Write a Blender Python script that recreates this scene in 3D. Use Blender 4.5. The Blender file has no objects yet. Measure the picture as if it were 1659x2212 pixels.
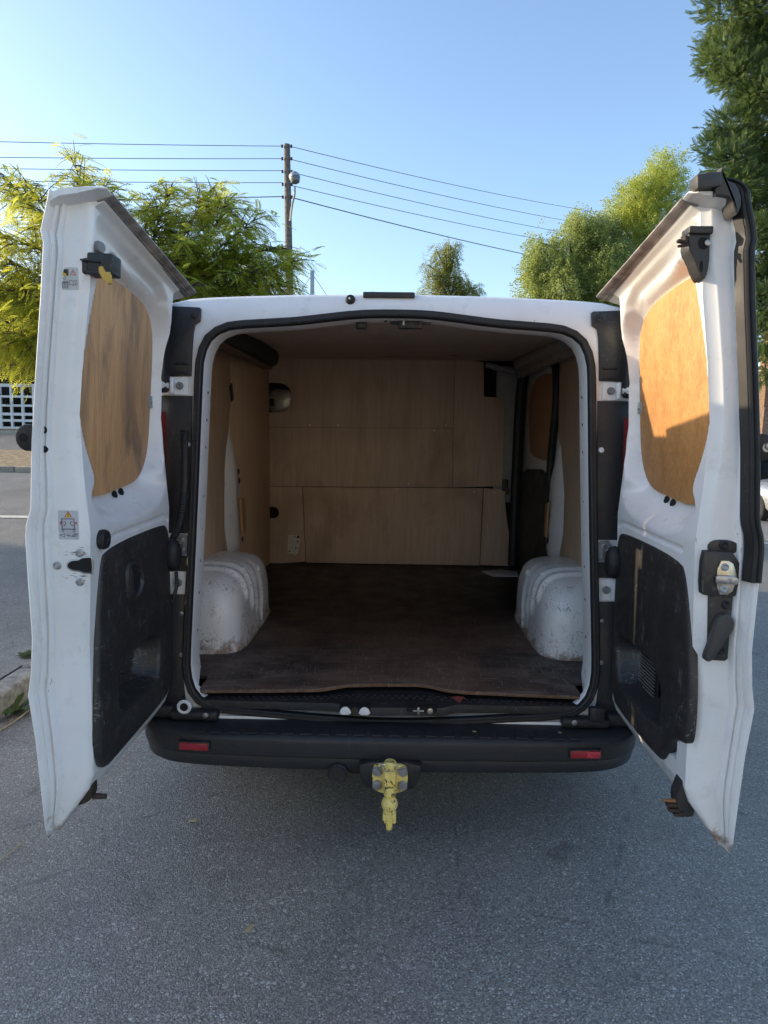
import bpy, bmesh, math, random
import numpy as np
from mathutils import Vector, Matrix
rad = math.radians
scn = bpy.context.scene
COL = scn.collection

# ------------------------------------------------------------------ camera
PITCH, YAW, ROLL = rad(-6.55), rad(0.95), rad(0.75)
fw = Vector((-math.sin(YAW)*math.cos(PITCH), math.cos(YAW)*math.cos(PITCH), math.sin(PITCH)))
rt = Vector((math.cos(YAW), math.sin(YAW), 0))
up = rt.cross(fw)
r2 = rt*math.cos(ROLL)+up*math.sin(ROLL)
u2 = up*math.cos(ROLL)-rt*math.sin(ROLL)
cd = bpy.data.cameras.new('camera')
cam = bpy.data.objects.new('camera', cd)
COL.objects.link(cam)
cam.matrix_world = Matrix(((r2.x, u2.x, -fw.x, 0.012), (r2.y, u2.y, -fw.y, -2.48), (r2.z, u2.z, -fw.z, 1.47), (0, 0, 0, 1)))
cd.sensor_fit = 'VERTICAL'
cd.sensor_height = 36
cd.lens = 36*1534/2212
cd.clip_start = 0.02
cd.clip_end = 2000
scn.camera = cam

# ------------------------------------------------------------------ sky, sun, exposure
SUN_EL, SUN_AZ = rad(16.2), rad(12)       # azimuth measured forward from straight left
S = Vector((-math.cos(SUN_AZ)*math.cos(SUN_EL), math.sin(SUN_AZ)*math.cos(SUN_EL), math.sin(SUN_EL)))
w = bpy.data.worlds.new('World')
scn.world = w
w.use_nodes = True
nt = w.node_tree
sky = nt.nodes.new('ShaderNodeTexSky')
sky.sky_type = 'NISHITA'
sky.sun_disc = False
sky.sun_elevation = SUN_EL
sky.sun_rotation = -(math.pi/2-SUN_AZ)
sky.altitude = 50
sky.air_density = 1.0
sky.dust_density = 1.6
sky.ozone_density = 2.2
nt.links.new(sky.outputs[0], nt.nodes['Background'].inputs[0])
nt.nodes['Background'].inputs[1].default_value = 0.145
sd = bpy.data.lights.new('sun', 'SUN')
sd.energy = 2.7
sd.angle = rad(0.5)
sd.color = (1.0, 0.80, 0.56)
sun = bpy.data.objects.new('sun', sd)
COL.objects.link(sun)
sun.rotation_euler = S.to_track_quat('Z', 'Y').to_euler()
sun.location = S*40
vs = scn.view_settings
vs.view_transform = 'Standard'
vs.look = 'None'
vs.exposure = 1.30
vs.gamma = 1
vs.use_curve_mapping = False
scn.cycles.max_bounces = 10
scn.cycles.diffuse_bounces = 6
scn.cycles.transparent_max_bounces = 8
try:
    scn.cycles.use_denoising = True
except Exception:
    pass

# ------------------------------------------------------------------ mesh helpers
class MB:
    def __init__(s):
        s.v, s.f, s.m = [], [], []
        s.cm = 0
    def add(s, v, f):
        o = len(s.v)
        s.v += [tuple(p) for p in v]
        s.f += [tuple(i+o for i in q) for q in f]
        s.m += [s.cm]*len(f)
        return s

def wloc(p):
    r = Vector((0, 0, 0))
    while p is not None:
        r += p.location
        p = p.parent
    return r

def obj(name, mb, mat, parent=None, angle=35, recalc=True, smooth=True):
    me = bpy.data.meshes.new(name)
    off = wloc(parent)
    vv = mb.v
    if off.length > 0:
        vv = [(a-off.x, b-off.y, c-off.z) for a, b, c in vv]
    me.from_pydata(vv, [], mb.f)
    mats = mat if isinstance(mat, (list, tuple)) else [mat]
    for m in mats:
        me.materials.append(m)
    if len(mats) > 1:
        me.polygons.foreach_set('material_index', mb.m)
    if recalc:
        bm = bmesh.new()
        bm.from_mesh(me)
        bmesh.ops.recalc_face_normals(bm, faces=bm.faces)
        bm.to_mesh(me)
        bm.free()
    if smooth:
        me.polygons.foreach_set('use_smooth', [True]*len(me.polygons))
        me.set_sharp_from_angle(angle=rad(angle))
    me.update()
    o = bpy.data.objects.new(name, me)
    COL.objects.link(o)
    if parent is not None:
        o.parent = parent
    return o

def npobj(name, V, F, mat, parent=None, smooth=False):
    """many equal quads from numpy arrays"""
    me = bpy.data.meshes.new(name)
    off = wloc(parent)
    V = np.asarray(V, np.float32)-np.array(off, np.float32)
    n, k = F.shape
    me.vertices.add(len(V))
    me.vertices.foreach_set('co', V.ravel())
    me.loops.add(n*k)
    me.loops.foreach_set('vertex_index', F.astype(np.int32).ravel())
    me.polygons.add(n)
    me.polygons.foreach_set('loop_start', np.arange(0, n*k, k, dtype=np.int32))
    me.polygons.foreach_set('loop_total', np.full(n, k, np.int32))
    if smooth:
        me.polygons.foreach_set('use_smooth', np.ones(n, bool))
    me.materials.append(mat)
    me.update(calc_edges=True)
    o = bpy.data.objects.new(name, me)
    COL.objects.link(o)
    if parent is not None:
        o.parent = parent
    return o

def tag(o, label=None, cat=None, group=None, kind=None):
    if label: o['label'] = label
    if cat: o['category'] = cat
    if group: o['group'] = group
    if kind: o['kind'] = kind
    return o

def empty(name, loc, label, cat, group=None):
    o = bpy.data.objects.new(name, None)
    o.empty_display_size = 0.2
    COL.objects.link(o)
    o.location = loc
    return tag(o, label, cat, group)

_bb = {}
def bevbox(sx, sy, sz, b, seg):
    k = (round(sx, 5), round(sy, 5), round(sz, 5), round(b, 5), seg)
    if k not in _bb:
        bm = bmesh.new()
        bmesh.ops.create_cube(bm, size=1)
        for v in bm.verts:
            v.co = Vector((v.co.x*sx, v.co.y*sy, v.co.z*sz))
        if b > 0:
            bmesh.ops.bevel(bm, geom=list(bm.edges), offset=b, segments=seg, profile=0.5, affect='EDGES')
        bm.verts.index_update()
        _bb[k] = ([v.co.copy() for v in bm.verts], [[v.index for v in f.verts] for f in bm.faces])
        bm.free()
    return _bb[k]

def box(mb, c, s, b=0.0, seg=2, rot=None):
    v, f = bevbox(s[0], s[1], s[2], b, seg)
    c = Vector(c)
    if rot is not None:
        v = [rot @ p for p in v]
    return mb.add([p+c for p in v], f)

def loft(mb, rings, closed=True, cap0=False, cap1=False):
    n = len(rings[0])
    v = [p for r in rings for p in r]
    f = []
    for i in range(len(rings)-1):
        for j in range(n if closed else n-1):
            a, b = i*n+j, i*n+(j+1) % n
            f.append((a, b, b+n, a+n))
    if cap0: f.append(tuple(range(n))[::-1])
    if cap1: f.append(tuple(range((len(rings)-1)*n, len(rings)*n)))
    return mb.add(v, f)

def tube(mb, pts, r, seg=8, closed=False, cap=True, lobes=0, flat=1.0):
    P = [Vector(p) for p in pts]
    n = len(P)
    rr = r if isinstance(r, (list, tuple)) else [r]*n
    rings = []
    prev = None
    for i in range(n):
        if closed:
            t = (P[(i+1) % n]-P[i-1]).normalized()
        else:
            t = (P[min(i+1, n-1)]-P[max(i-1, 0)]).normalized()
        if prev is None:
            a = Vector((0, 0, 1)) if abs(t.z) < 0.9 else Vector((0, 1, 0))
            nrm = (a-t*a.dot(t)).normalized()
        else:
            nrm = (prev-t*prev.dot(t)).normalized()
        prev = nrm
        bn = t.cross(nrm)
        ring = []
        for k in range(seg):
            a = 2*math.pi*k/seg
            q = rr[i]*(1+(0.12*math.cos(lobes*a) if lobes else 0))
            ring.append(P[i]+nrm*math.cos(a)*q+bn*math.sin(a)*q*flat)
        rings.append(ring)
    if closed:
        rings.append(rings[0])
        return loft(mb, rings)
    return loft(mb, rings, True, cap, cap)

def lathe(mb, o, axis, prof, seg=20):
    o = Vector(o); axis = Vector(axis).normalized()
    a = Vector((0, 0, 1)) if abs(axis.z) < 0.9 else Vector((1, 0, 0))
    e1 = (a-axis*a.dot(axis)).normalized(); e2 = axis.cross(e1)
    rings = []
    for r, h in prof:
        rings.append([o+axis*h+(e1*math.cos(2*math.pi*k/seg)+e2*math.sin(2*math.pi*k/seg))*max(r, 1e-5) for k in range(seg)])
    return loft(mb, rings, True, True, True)

def inset(poly, d):
    n = len(poly)
    A = sum(poly[i][0]*poly[(i+1) % n][1]-poly[(i+1) % n][0]*poly[i][1] for i in range(n))
    sg = 1 if A > 0 else -1
    out = []
    for i in range(n):
        p0, p1, p2 = Vector(poly[i-1]), Vector(poly[i]), Vector(poly[(i+1) % n])
        d1 = (p1-p0); d2 = (p2-p1)
        if d1.length < 1e-7: d1 = d2
        if d2.length < 1e-7: d2 = d1
        d1 = d1.normalized(); d2 = d2.normalized()
        n1 = Vector((-d1.y, d1.x))*sg; n2 = Vector((-d2.y, d2.x))*sg
        m = (n1+n2)
        m = m.normalized() if m.length > 1e-6 else n1
        c = max(0.35, m.dot(n1))
        q = p1+m*(d/c)
        out.append((q.x, q.y))
    return out

def chaikin(poly, it=2, closed=True):
    P = [tuple(p) for p in poly]
    for _ in range(it):
        Q = []
        n = len(P)
        for i in range(n if closed else n-1):
            a, b = P[i], P[(i+1) % n]
            Q.append(tuple(a[k]*.75+b[k]*.25 for k in range(len(a))))
            Q.append(tuple(a[k]*.25+b[k]*.75 for k in range(len(a))))
        if not closed:
            Q = [P[0]]+Q+[P[-1]]
        P = Q
    return P

def prism(mb, poly, o, eu, ev, en, h, b=0.0):
    """polygon (u,v) extruded by h along en, top edge rounded by b"""
    o, eu, ev, en = Vector(o), Vector(eu), Vector(ev), Vector(en)
    T = lambda pl, hh: [o+eu*p[0]+ev*p[1]+en*hh for p in pl]
    rings = [T(poly, 0)]
    if b > 0:
        rings += [T(poly, h-b), T(inset(poly, b*.3), h-b*.3), T(inset(poly, b), h)]
    else:
        rings.append(T(poly, h))
    return loft(mb, rings, True, True, True)

def polar(poly, c, angs):
    """star-shaped closed polygon resampled at the given angles about c"""
    out = []
    n = len(poly)
    for a in angs:
        dx, dy = math.cos(a), math.sin(a)
        best = None
        for i in range(n):
            x0, y0 = poly[i][0]-c[0], poly[i][1]-c[1]
            x1, y1 = poly[(i+1) % n][0]-c[0], poly[(i+1) % n][1]-c[1]
            ex, ey = x1-x0, y1-y0
            den = dx*ey-dy*ex
            if abs(den) < 1e-12: continue
            t = (x0*ey-y0*ex)/den
            s = (x0*dy-y0*dx)/den
            if t > 0 and -1e-6 <= s <= 1+1e-6 and (best is None or t > best): best = t
        out.append((c[0]+dx*best, c[1]+dy*best))
    return out

def lerp_tab(tab, x):
    if x <= tab[0][0]: return tab[0][1]
    for (a, fa), (b, fb) in zip(tab, tab[1:]):
        if x <= b:
            t = (x-a)/(b-a)
            return fa+(fb-fa)*t
    return tab[-1][1]

def sstep(a, b, x):
    t = min(1, max(0, (x-a)/(b-a)))
    return t*t*(3-2*t)

# ------------------------------------------------------------------ materials
class NT:
    def __init__(s, name):
        s.mat = bpy.data.materials.new(name)
        s.mat.use_nodes = True
        s.t = s.mat.node_tree
        s.b = s.t.nodes['Principled BSDF']
        s.out = s.t.nodes['Material Output']
        tc = s.t.nodes.new('ShaderNodeTexCoord')
        s.co = tc.outputs['Object']
    def n(s, typ, **kw):
        x = s.t.nodes.new(typ)
        for k, v in kw.items():
            setattr(x, k, v)
        return x
    def l(s, a, b):
        s.t.links.new(a, b)
    def sc(s, scale):
        m = s.n('ShaderNodeMapping')
        m.inputs['Scale'].default_value = scale if isinstance(scale, tuple) else (scale,)*3
        s.l(s.co, m.inputs[0])
        return m.outputs[0]
    def noise(s, scale, detail=4, rough=.55, dist=0.0):
        x = s.n('ShaderNodeTexNoise')
        x.inputs['Scale'].default_value = 1
        x.inputs['Detail'].default_value = detail
        x.inputs['Roughness'].default_value = rough
        x.inputs['Distortion'].default_value = dist
        s.l(s.sc(scale), x.inputs['Vector'])
        return x.outputs['Fac']
    def voro(s, scale, feature='F1', out='Distance', rnd=1.0):
        x = s.n('ShaderNodeTexVoronoi', feature=feature)
        x.inputs['Scale'].default_value = 1
        x.inputs['Randomness'].default_value = rnd
        s.l(s.sc(scale), x.inputs['Vector'])
        return x.outputs[out]
    def rng(s, x, a, b, c=0.0, d=1.0, smooth=False):
        m = s.n('ShaderNodeMapRange')
        if smooth: m.interpolation_type = 'SMOOTHSTEP'
        m.inputs[1].default_value = a; m.inputs[2].default_value = b
        m.inputs[3].default_value = c; m.inputs[4].default_value = d
        s.l(x, m.inputs[0])
        return m.outputs[0]
    def math(s, op, a, b=None, c=None):
        m = s.n('ShaderNodeMath', operation=op)
        for i, q in enumerate((a, b, c)):
            if q is None: continue
            if isinstance(q, (int, float)): m.inputs[i].default_value = q
            else: s.l(q, m.inputs[i])
        return m.outputs[0]
    def mix(s, fac, a, b, mode='MIX'):
        m = s.n('ShaderNodeMix', data_type='RGBA', blend_type=mode)
        for q, i in ((fac, 0), (a, 6), (b, 7)):
            if isinstance(q, (int, float)): m.inputs[i].default_value = q
            elif isinstance(q, tuple): m.inputs[i].default_value = (*q, 1)
            else: s.l(q, m.inputs[i])
        return m.outputs[2]
    def xyz(s, i):
        m = s.n('ShaderNodeSeparateXYZ')
        s.l(s.co, m.inputs[0])
        return m.outputs[i]
    def set(s, k, v):
        i = s.b.inputs[k]
        if isinstance(v, (int, float)): i.default_value = v
        elif isinstance(v, tuple): i.default_value = (*v, 1)
        else: s.l(v, i)
        return s
    def bump(s, h, strength=.3, dist=.01):
        m = s.n('ShaderNodeBump')
        m.inputs['Strength'].default_value = strength
        m.inputs['Distance'].default_value = dist
        s.l(h, m.inputs['Height'])
        s.l(m.outputs[0], s.b.inputs['Normal'])
        return s

def plain(name, col, rough=.5, metal=0.0, coat=0.0, var=.12, vs_=18, bumpy=0.0):
    m = NT(name)
    nz = m.noise(vs_, 5)
    lo = tuple(c*(1-var) for c in col); hi = tuple(min(1, c*(1+var)) for c in col)
    m.set('Base Color', m.mix(m.rng(nz, .3, .7), lo, hi))
    m.set('Roughness', m.rng(nz, .3, .7, max(.03, rough-.06), min(1, rough+.08)))
    m.set('Metallic', metal)
    if coat: m.set('Coat Weight', coat); m.set('Coat Roughness', .08)
    if bumpy: m.bump(m.noise(vs_*12, 3), bumpy, .004)
    return m.mat

def paint(name, heavy=0.0, rust_z=None):
    m = NT(name)
    c = m.mix(m.rng(m.noise(3.2, 6, .6), .42, .68), (.84, .84, .835), (.77, .77, .75))
    c = m.mix(m.math('MULTIPLY', m.rng(m.noise(14, 6, .7), .56, .74), .35+heavy*.08), c, (.52, .50, .46))
    # scuffs and chips of their own shape
    sc = m.rng(m.noise((70, 70, 12), 5, .62, 1.2), .685-heavy*.02, .70-heavy*.02)
    gate = m.rng(m.noise(4.5, 3), .56-heavy*.06, .64-heavy*.06)
    c = m.mix(m.math('MULTIPLY', m.math('MULTIPLY', sc, gate), .85), c, (.16, .15, .14))
    if heavy > .6:
        sc2 = m.math('MAXIMUM', m.rng(m.noise((22, 40, 40), 8, .75, 1.2), .585, .605), m.rng(m.noise((90, 90, 30), 5, .6, 2.5), .60, .62))
        sc2 = m.math('MULTIPLY', sc2, m.rng(m.noise(7, 4, .6), .44, .56))
        c = m.mix(m.math('MULTIPLY', sc2, .8), c, (.10, .085, .07))
    if rust_z is not None:
        r = m.math('ADD', m.rng(m.xyz(2), rust_z, rust_z+.16, .55, 0), m.noise(26, 6, .7))
        c = m.mix(m.math('MULTIPLY', m.rng(r, .80, 1.0), .85), c, (.22, .12, .06))
    m.set('Base Color', c)
    m.set('Roughness', m.rng(m.noise(9, 5), .3, .7, .26, .44))
    m.set('Coat Weight', .35); m.set('Coat Roughness', .12)
    m.bump(m.noise(260, 2), .02, .002)
    return m.mat

def blackplastic(name, col=(.022, .022, .024), scuff=.5, rough=.46, grain=True, gate=.42):
    m = NT(name)
    s1 = m.rng(m.noise((90, 90, 20), 6, .7, 1.0), .585, .66)
    s2 = m.rng(m.noise((26, 26, 60), 6, .72, 1.5), .60, .65)
    g = m.rng(m.noise(5, 4), gate, gate+.22)
    msk = m.math('MULTIPLY', m.math('MAXIMUM', s1, s2), m.math('MULTIPLY', g, scuff))
    dust = m.math('MULTIPLY', m.rng(m.noise(7, 6, .65), .5, .75), scuff*.25)
    c = m.mix(dust, col, (.10, .09, .08))
    c = m.mix(msk, c, (.26, .25, .24))
    m.set('Base Color', c)
    m.set('Roughness', m.rng(m.noise(12, 5), .3, .7, rough-.08, rough+.12))
    if grain: m.bump(m.noise(420, 2), .12, .002)
    return m.mat

def plywood(name, a, b, dark, grain=(70, 70, 3.2), blotch=3.0, knots=.5, fuzz=0.0):
    m = NT(name)
    g = m.noise(grain, 7, .62, .8)
    g2 = m.noise(tuple(x*3.4 for x in grain), 5, .6)
    c = m.mix(m.rng(g, .32, .70), a, b)
    c = m.mix(m.math('MULTIPLY', m.rng(g2, .50, .78), .45), c, tuple(x*.62 for x in a))
    bl = m.rng(m.noise((blotch*1.5, blotch*1.5, blotch*.7), 6, .62, .8), .48, .63)
    c = m.mix(m.math('MULTIPLY', bl, knots), c, dark)
    if fuzz:
        fz = m.noise((34, 34, 26), 8, .78, 1.5)
        c = m.mix(m.math('MULTIPLY', m.rng(fz, .46, .62), fuzz), c, tuple(x*1.25 for x in b))
        c = m.mix(m.math('MULTIPLY', m.rng(m.noise((80, 80, 60), 6, .7), .58, .7), fuzz*.7), c, tuple(x*.55 for x in a))
    m.set('Base Color', c)
    m.set('Roughness', .62)
    m.bump(g2, .12, .003)
    return m.mat

W = paint('white_paint')
WH = paint('scuffed_white_paint', 1.0, .50)
WD = paint('door_paint', .25, .36)
BLK = blackplastic('black_plastic', (.020, .020, .022), .35)
TRIM = blackplastic('scuffed_trim', (.028, .027, .027), .70, .42, True, .38)
BUMP = blackplastic('bumper_plastic', (.024, .025, .028), .12, .50)
RUB = blackplastic('black_rubber', (.014, .014, .015), .15, .55, False)
GREYP = plain('grey_plastic', (.20, .20, .21), .45)
ZINC = plain('zinc_metal', (.62, .58, .48), .32, 1.0, var=.3, vs_=60)
STEEL = plain('steel_bolt', (.42, .43, .44), .38, .9, var=.25, vs_=90)
RUST = plain('rusty_metal', (.055, .038, .028), .7, .3, var=.5, vs_=60)
DARK = plain('dark_void', (.006, .006, .007), .8)
UNDER = plain('underbody', (.018, .017, .016), .8, bumpy=.2)
YEL = plain('yellow_lever', (.62, .38, .07), .4)
TYRE = plain('tyre_rubber', (.02, .02, .021), .8)
GLASS = plain('dark_glass', (.01, .012, .014), .05, 0, .6)
PLY_L = plywood('door_ply_streaked', (.56, .29, .12), (.74, .43, .21), (.19, .125, .085), (120, 120, 2.6), 3.2, .75)
PLY_R = plywood('door_ply_fuzzy', (.42, .195, .060), (.53, .27, .090), (.30, .135, .045), (30, 30, 18), 6, .5, .6)
PLY_W = plywood('wall_ply', (.62, .45, .29), (.70, .53, .365), (.47, .335, .22), (34, 34, 1.6), 1.6, .4)
PLY_B = plywood('bulkhead_ply', (.45, .35, .265), (.55, .44, .34), (.30, .22, .16), (14, 14, 1.1), 1.6, .6)
PLY_C = plywood('ceiling_ply', (.50, .41, .345), (.56, .46, .39), (.42, .335, .285), (20, 3, 20), 1.4, .4)
PLY_S = plywood('side_window_ply', (.42, .24, .12), (.48, .28, .145), (.34, .19, .09), (30, 30, 4), 2, .4)

def floor_mat():
    m = NT('phenolic_floor')
    c = m.mix(m.rng(m.noise(3.5, 6, .6), .35, .7), (.010, .006, .0045), (.025, .015, .011))
    # brighter light at the sill painted in as a fade, over trodden dusty patches
    lit_tread = m.rng(m.math('ADD', m.xyz(1), m.math('MULTIPLY', m.noise(2.2, 4), .9)), .60, 1.75, 1, 0)
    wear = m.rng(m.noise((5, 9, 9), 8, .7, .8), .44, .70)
    c = m.mix(m.math('MULTIPLY', m.math('MULTIPLY', wear, lit_tread), .75), c, (.22, .165, .14))
    c = m.mix(m.math('MULTIPLY', m.math('MULTIPLY', lit_tread, m.rng(m.noise(1.7, 3), .40, .56)), .65), c, (.17, .085, .05))
    c = m.mix(m.math('MULTIPLY', lit_tread, .18), c, (.16, .13, .12))
    s1 = m.rng(m.noise((5, 170, 10), 5, .62, .7), .60, .65)
    s2 = m.rng(m.noise((140, 11, 10), 6, .66, 1.6), .595, .63)
    s3 = m.rng(m.noise((46, 60, 10), 9, .80, 2.2), .62, .65)
    sc = m.math('MAXIMUM', m.math('MAXIMUM', s1, s2), s3)
    c = m.mix(m.math('MULTIPLY', sc, m.math('ADD', .12, m.math('MULTIPLY', lit_tread, .5))), c, (.36, .31, .28))
    m.set('Base Color', c)
    m.set('Roughness', m.rng(m.noise(8, 5), .3, .7, .40, .62))
    m.bump(m.noise((20, 160, 20), 4), .06, .003)
    return m.mat
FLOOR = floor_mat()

def chipped_yellow():
    m = NT('chipped_yellow_paint')
    chips = m.rng(m.noise((70, 70, 45), 6, .68, .6), .56, .58)
    gate = m.rng(m.noise(24, 2), .42, .56)
    f = m.math('MULTIPLY', chips, gate)
    c = m.mix(m.rng(m.noise(30, 4), .3, .7), (.84, .66, .17), (.90, .74, .27))
    c = m.mix(f, c, (.05, .03, .022))
    m.set('Base Color', c)
    m.set('Roughness', .42)
    m.bump(m.math('SUBTRACT', 1.0, f), .3, .002)
    return m.mat
YP = chipped_yellow()

def red_lens(name, col, em=0):
    m = NT(name)
    g = m.voro(220, 'F1')
    m.set('Base Color', m.mix(m.rng(g, .1, .6), col, tuple(c*.55 for c in col)))
    m.set('Roughness', .12); m.set('Coat Weight', .8); m.set('Coat Roughness', .03)
    m.bump(g, .25, .002)
    return m.mat
DIRTY = plain('dirty_grey_strip', (.26, .24, .23), .6, var=.5, vs_=22)
RED = red_lens('red_reflector', (.85, .05, .08))
RED2 = red_lens('red_reflector_dark', (.55, .02, .035))
LAMP = red_lens('tail_lamp_red', (.36, .006, .008))

def asphalt():
    m = NT('asphalt')
    SC = (195, 195, 195)
    d = m.voro(SC, 'F1')
    colr = m.voro(SC, 'F1', 'Color')
    sepc = m.n('ShaderNodeSeparateColor')
    m.l(colr, sepc.inputs[0])
    rnd, rnd2 = sepc.outputs[0], sepc.outputs[1]
    st = m.mix(m.rng(rnd, 0, 1), (.20, .187, .172), (.41, .383, .345))
    st = m.mix(m.rng(rnd2, .91, .95), st, (.62, .61, .58))
    st = m.mix(m.rng(rnd2, .0, .04, 1, 0), st, (.26, .19, .14))
    big_st = m.voro((62, 62, 62), 'F1')
    sep2 = m.n('ShaderNodeSeparateColor')
    m.l(m.voro((62, 62, 62), 'F1', 'Color'), sep2.inputs[0])
    chip = m.math('MULTIPLY', m.rng(big_st, .42, .30), m.rng(sep2.outputs[0], .80, .84))
    gap = m.rng(d, .42, .75)
    c = m.mix(gap, st, (.135, .128, .118))
    c = m.mix(chip, c, m.mix(sep2.outputs[1], (.22, .22, .215), (.52, .51, .49)))
    c = m.mix(m.math('MULTIPLY', m.rng(m.noise(900, 2), .4, .6), .3), c, (.09, .09, .09))
    big = m.rng(m.noise(.55, 5, .6), .35, .7, .82, 1.22)
    big2 = m.rng(m.noise(3.1, 4, .6), .3, .7, .88, 1.12)
    mu = m.n('ShaderNodeVectorMath', operation='SCALE')
    m.l(c, mu.inputs[0]); m.l(m.math('MULTIPLY', big, big2), mu.inputs['Scale'])
    c = mu.outputs[0]
    # a few dark crack lines and oil spots
    ck = m.voro((.85, .85, .85), 'DISTANCE_TO_EDGE')
    wob = m.noise(7, 5)
    crk = m.math('MULTIPLY', m.rng(ck, .0, .008, 1, 0), m.rng(wob, .50, .57))
    c = m.mix(m.math('MULTIPLY', crk, .45), c, (.02, .02, .02))
    spot = m.rng(m.noise((2.3, 2.3, 2.3), 2), .70, .73)
    c = m.mix(m.math('MULTIPLY', spot, .35), c, (.02, .02, .02))
    m.set('Base Color', c)
    m.set('Roughness', m.rng(rnd, 0, 1, .38, .62))
    m.set('Specular IOR Level', .6)
    h = m.math('ADD', m.math('ADD', m.rng(d, .15, .75, 1, 0), m.math('MULTIPLY', chip, 1.4)), m.math('MULTIPLY', rnd, .9))
    h = m.math('ADD', h, m.math('MULTIPLY', m.noise(420, 3), .5))
    m.bump(h, .6, .004)
    return m.mat
ASPH = asphalt()
KERB = plain('kerb_concrete', (.30, .285, .25), .85, var=.45, vs_=30, bumpy=.8)
LINE = plain('road_line_paint', (.62, .61, .57), .7, var=.3, vs_=30)
BARK = plain('bark', (.085, .065, .048), .9, var=.5, vs_=22, bumpy=.9)
POLEW = plain('weathered_pole_wood', (.15, .135, .12), .85, var=.45, vs_=14, bumpy=.6)
DEADW = plain('bare_branch', (.26, .17, .115), .85, var=.4, vs_=25, bumpy=.5)
FENCE = plain('white_fence_paint', (.70, .71, .70), .6, var=.15)
WIRE = plain('wire_grey', (.17, .18, .20), .6)
GALV = plain('galvanised_steel', (.42, .44, .46), .4, .6)
PAPER = plain('label_paper', (.60, .60, .58), .6, var=.06)
SOIL = plain('verge_soil', (.26, .20, .12), .95, var=.5, vs_=9, bumpy=.8)
CARP = plain('silver_car_paint', (.48, .50, .52), .25, .6, .6, var=.04)

def leaf(name, a, b, tr=.45, scale=.9, fine=9, tf=1.7):
    m = NT(name)
    nz = m.math('ADD', m.math('MULTIPLY', m.noise(scale, 4), .6), m.math('MULTIPLY', m.noise(fine, 3), .4))
    c = m.mix(m.rng(nz, .38, .62), a, b)
    m.set('Base Color', c); m.set('Roughness', .5); m.set('Specular IOR Level', .35)
    t = m.n('ShaderNodeBsdfTranslucent')
    m.l(m.mix(.5, c, tuple(min(.9, x*tf) for x in b)), t.inputs[0])
    ms = m.n('ShaderNodeMixShader')
    ms.inputs[0].default_value = tr
    m.l(m.b.outputs[0], ms.inputs[1]); m.l(t.outputs[0], ms.inputs[2])
    m.l(ms.outputs[0], m.out.inputs[0])
    return m.mat
LEAF_A = leaf('locust_leaf', (.12, .205, .03), (.40, .42, .055), .60, .9, 5, 2.4)
LEAF_B = leaf('birch_leaf', (.13, .19, .06), (.31, .36, .11), .45, .5, 6, 2.0)
LEAF_B2 = leaf('lime_leaf', (.17, .24, .045), (.36, .40, .08), .48, .5, 6, 2.1)
LEAF_C = leaf('cypress_leaf', (.030, .075, .036), (.13, .19, .05), .3, .55, 4)
LEAF_D = leaf('dark_hedge_leaf', (.022, .038, .014), (.05, .07, .02), .25, .8, 6)
LEAF_W = leaf('weed_leaf', (.06, .105, .022), (.11, .16, .035), .35, 6, 30)
STRAW = plain('dry_stem', (.42, .34, .18), .8)

# ------------------------------------------------------------------ terrain
def ground_z(x, y):
    zl = (1-sstep(-5.2, -2.2, x))*0.105*max(0.0, y-7.5)
    zl = min(zl, 1.5)
    zr = -0.058*max(0.0, min(x, 30)-1.6)*sstep(5, 13, y)
    return zl+max(zr, -1.2)

def ground():
    xs = sorted(set([-400, -150, -60, -30, -20]+[round(-16+i*.8, 3) for i in range(41)]+[20, 30, 60, 150, 400]))
    ys = sorted(set([-300, -80, -30, -15, -8]+[round(-4+i*.8, 3) for i in range(41)]+[34, 45, 80, 200, 600]))
    mb = MB()
    n = len(xs)
    v = [(x, y, ground_z(x, y)) for y in ys for x in xs]
    f = [(j*n+i, j*n+i+1, (j+1)*n+i+1, (j+1)*n+i) for j in range(len(ys)-1) for i in range(n-1)]
    mb.add(v, f)
    o = obj('road', mb, ASPH, None, 180, False)
    tag(o, kind='structure')
ground()

def sheet(name, x0, x1, y0, y1, dz, mat, n=12):
    mb = MB()
    rows = []
    for j in range(n+1):
        y = y0+(y1-y0)*j/n
        rows.append([(x0+(x1-x0)*i/n, y, ground_z(x0+(x1-x0)*i/n, y)+dz) for i in range(n+1)])
    loft(mb, rows, False)
    return tag(obj(name, mb, mat, None, 180, False), kind='structure')
sheet('verge', -16, -6.0, 12.4, 15.3, .05, SOIL)
sheet('planting_bed', -17, -6.0, 19.0, 21.5, .06, SOIL)
sheet('painted_line', -9, -4.0, 8.15, 8.30, .008, LINE)
sheet('painted_line', -9, -4.1, 5.52, 5.62, .006, plain('worn_line', (.22, .22, .21), .8, var=.4, vs_=30))
sheet('painted_line', 4.6, 9, 7.45, 7.62, .008, LINE)
sheet('pavement', -4.4, -2.10, -6, 4.9, .118, ASPH, 4)

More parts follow.
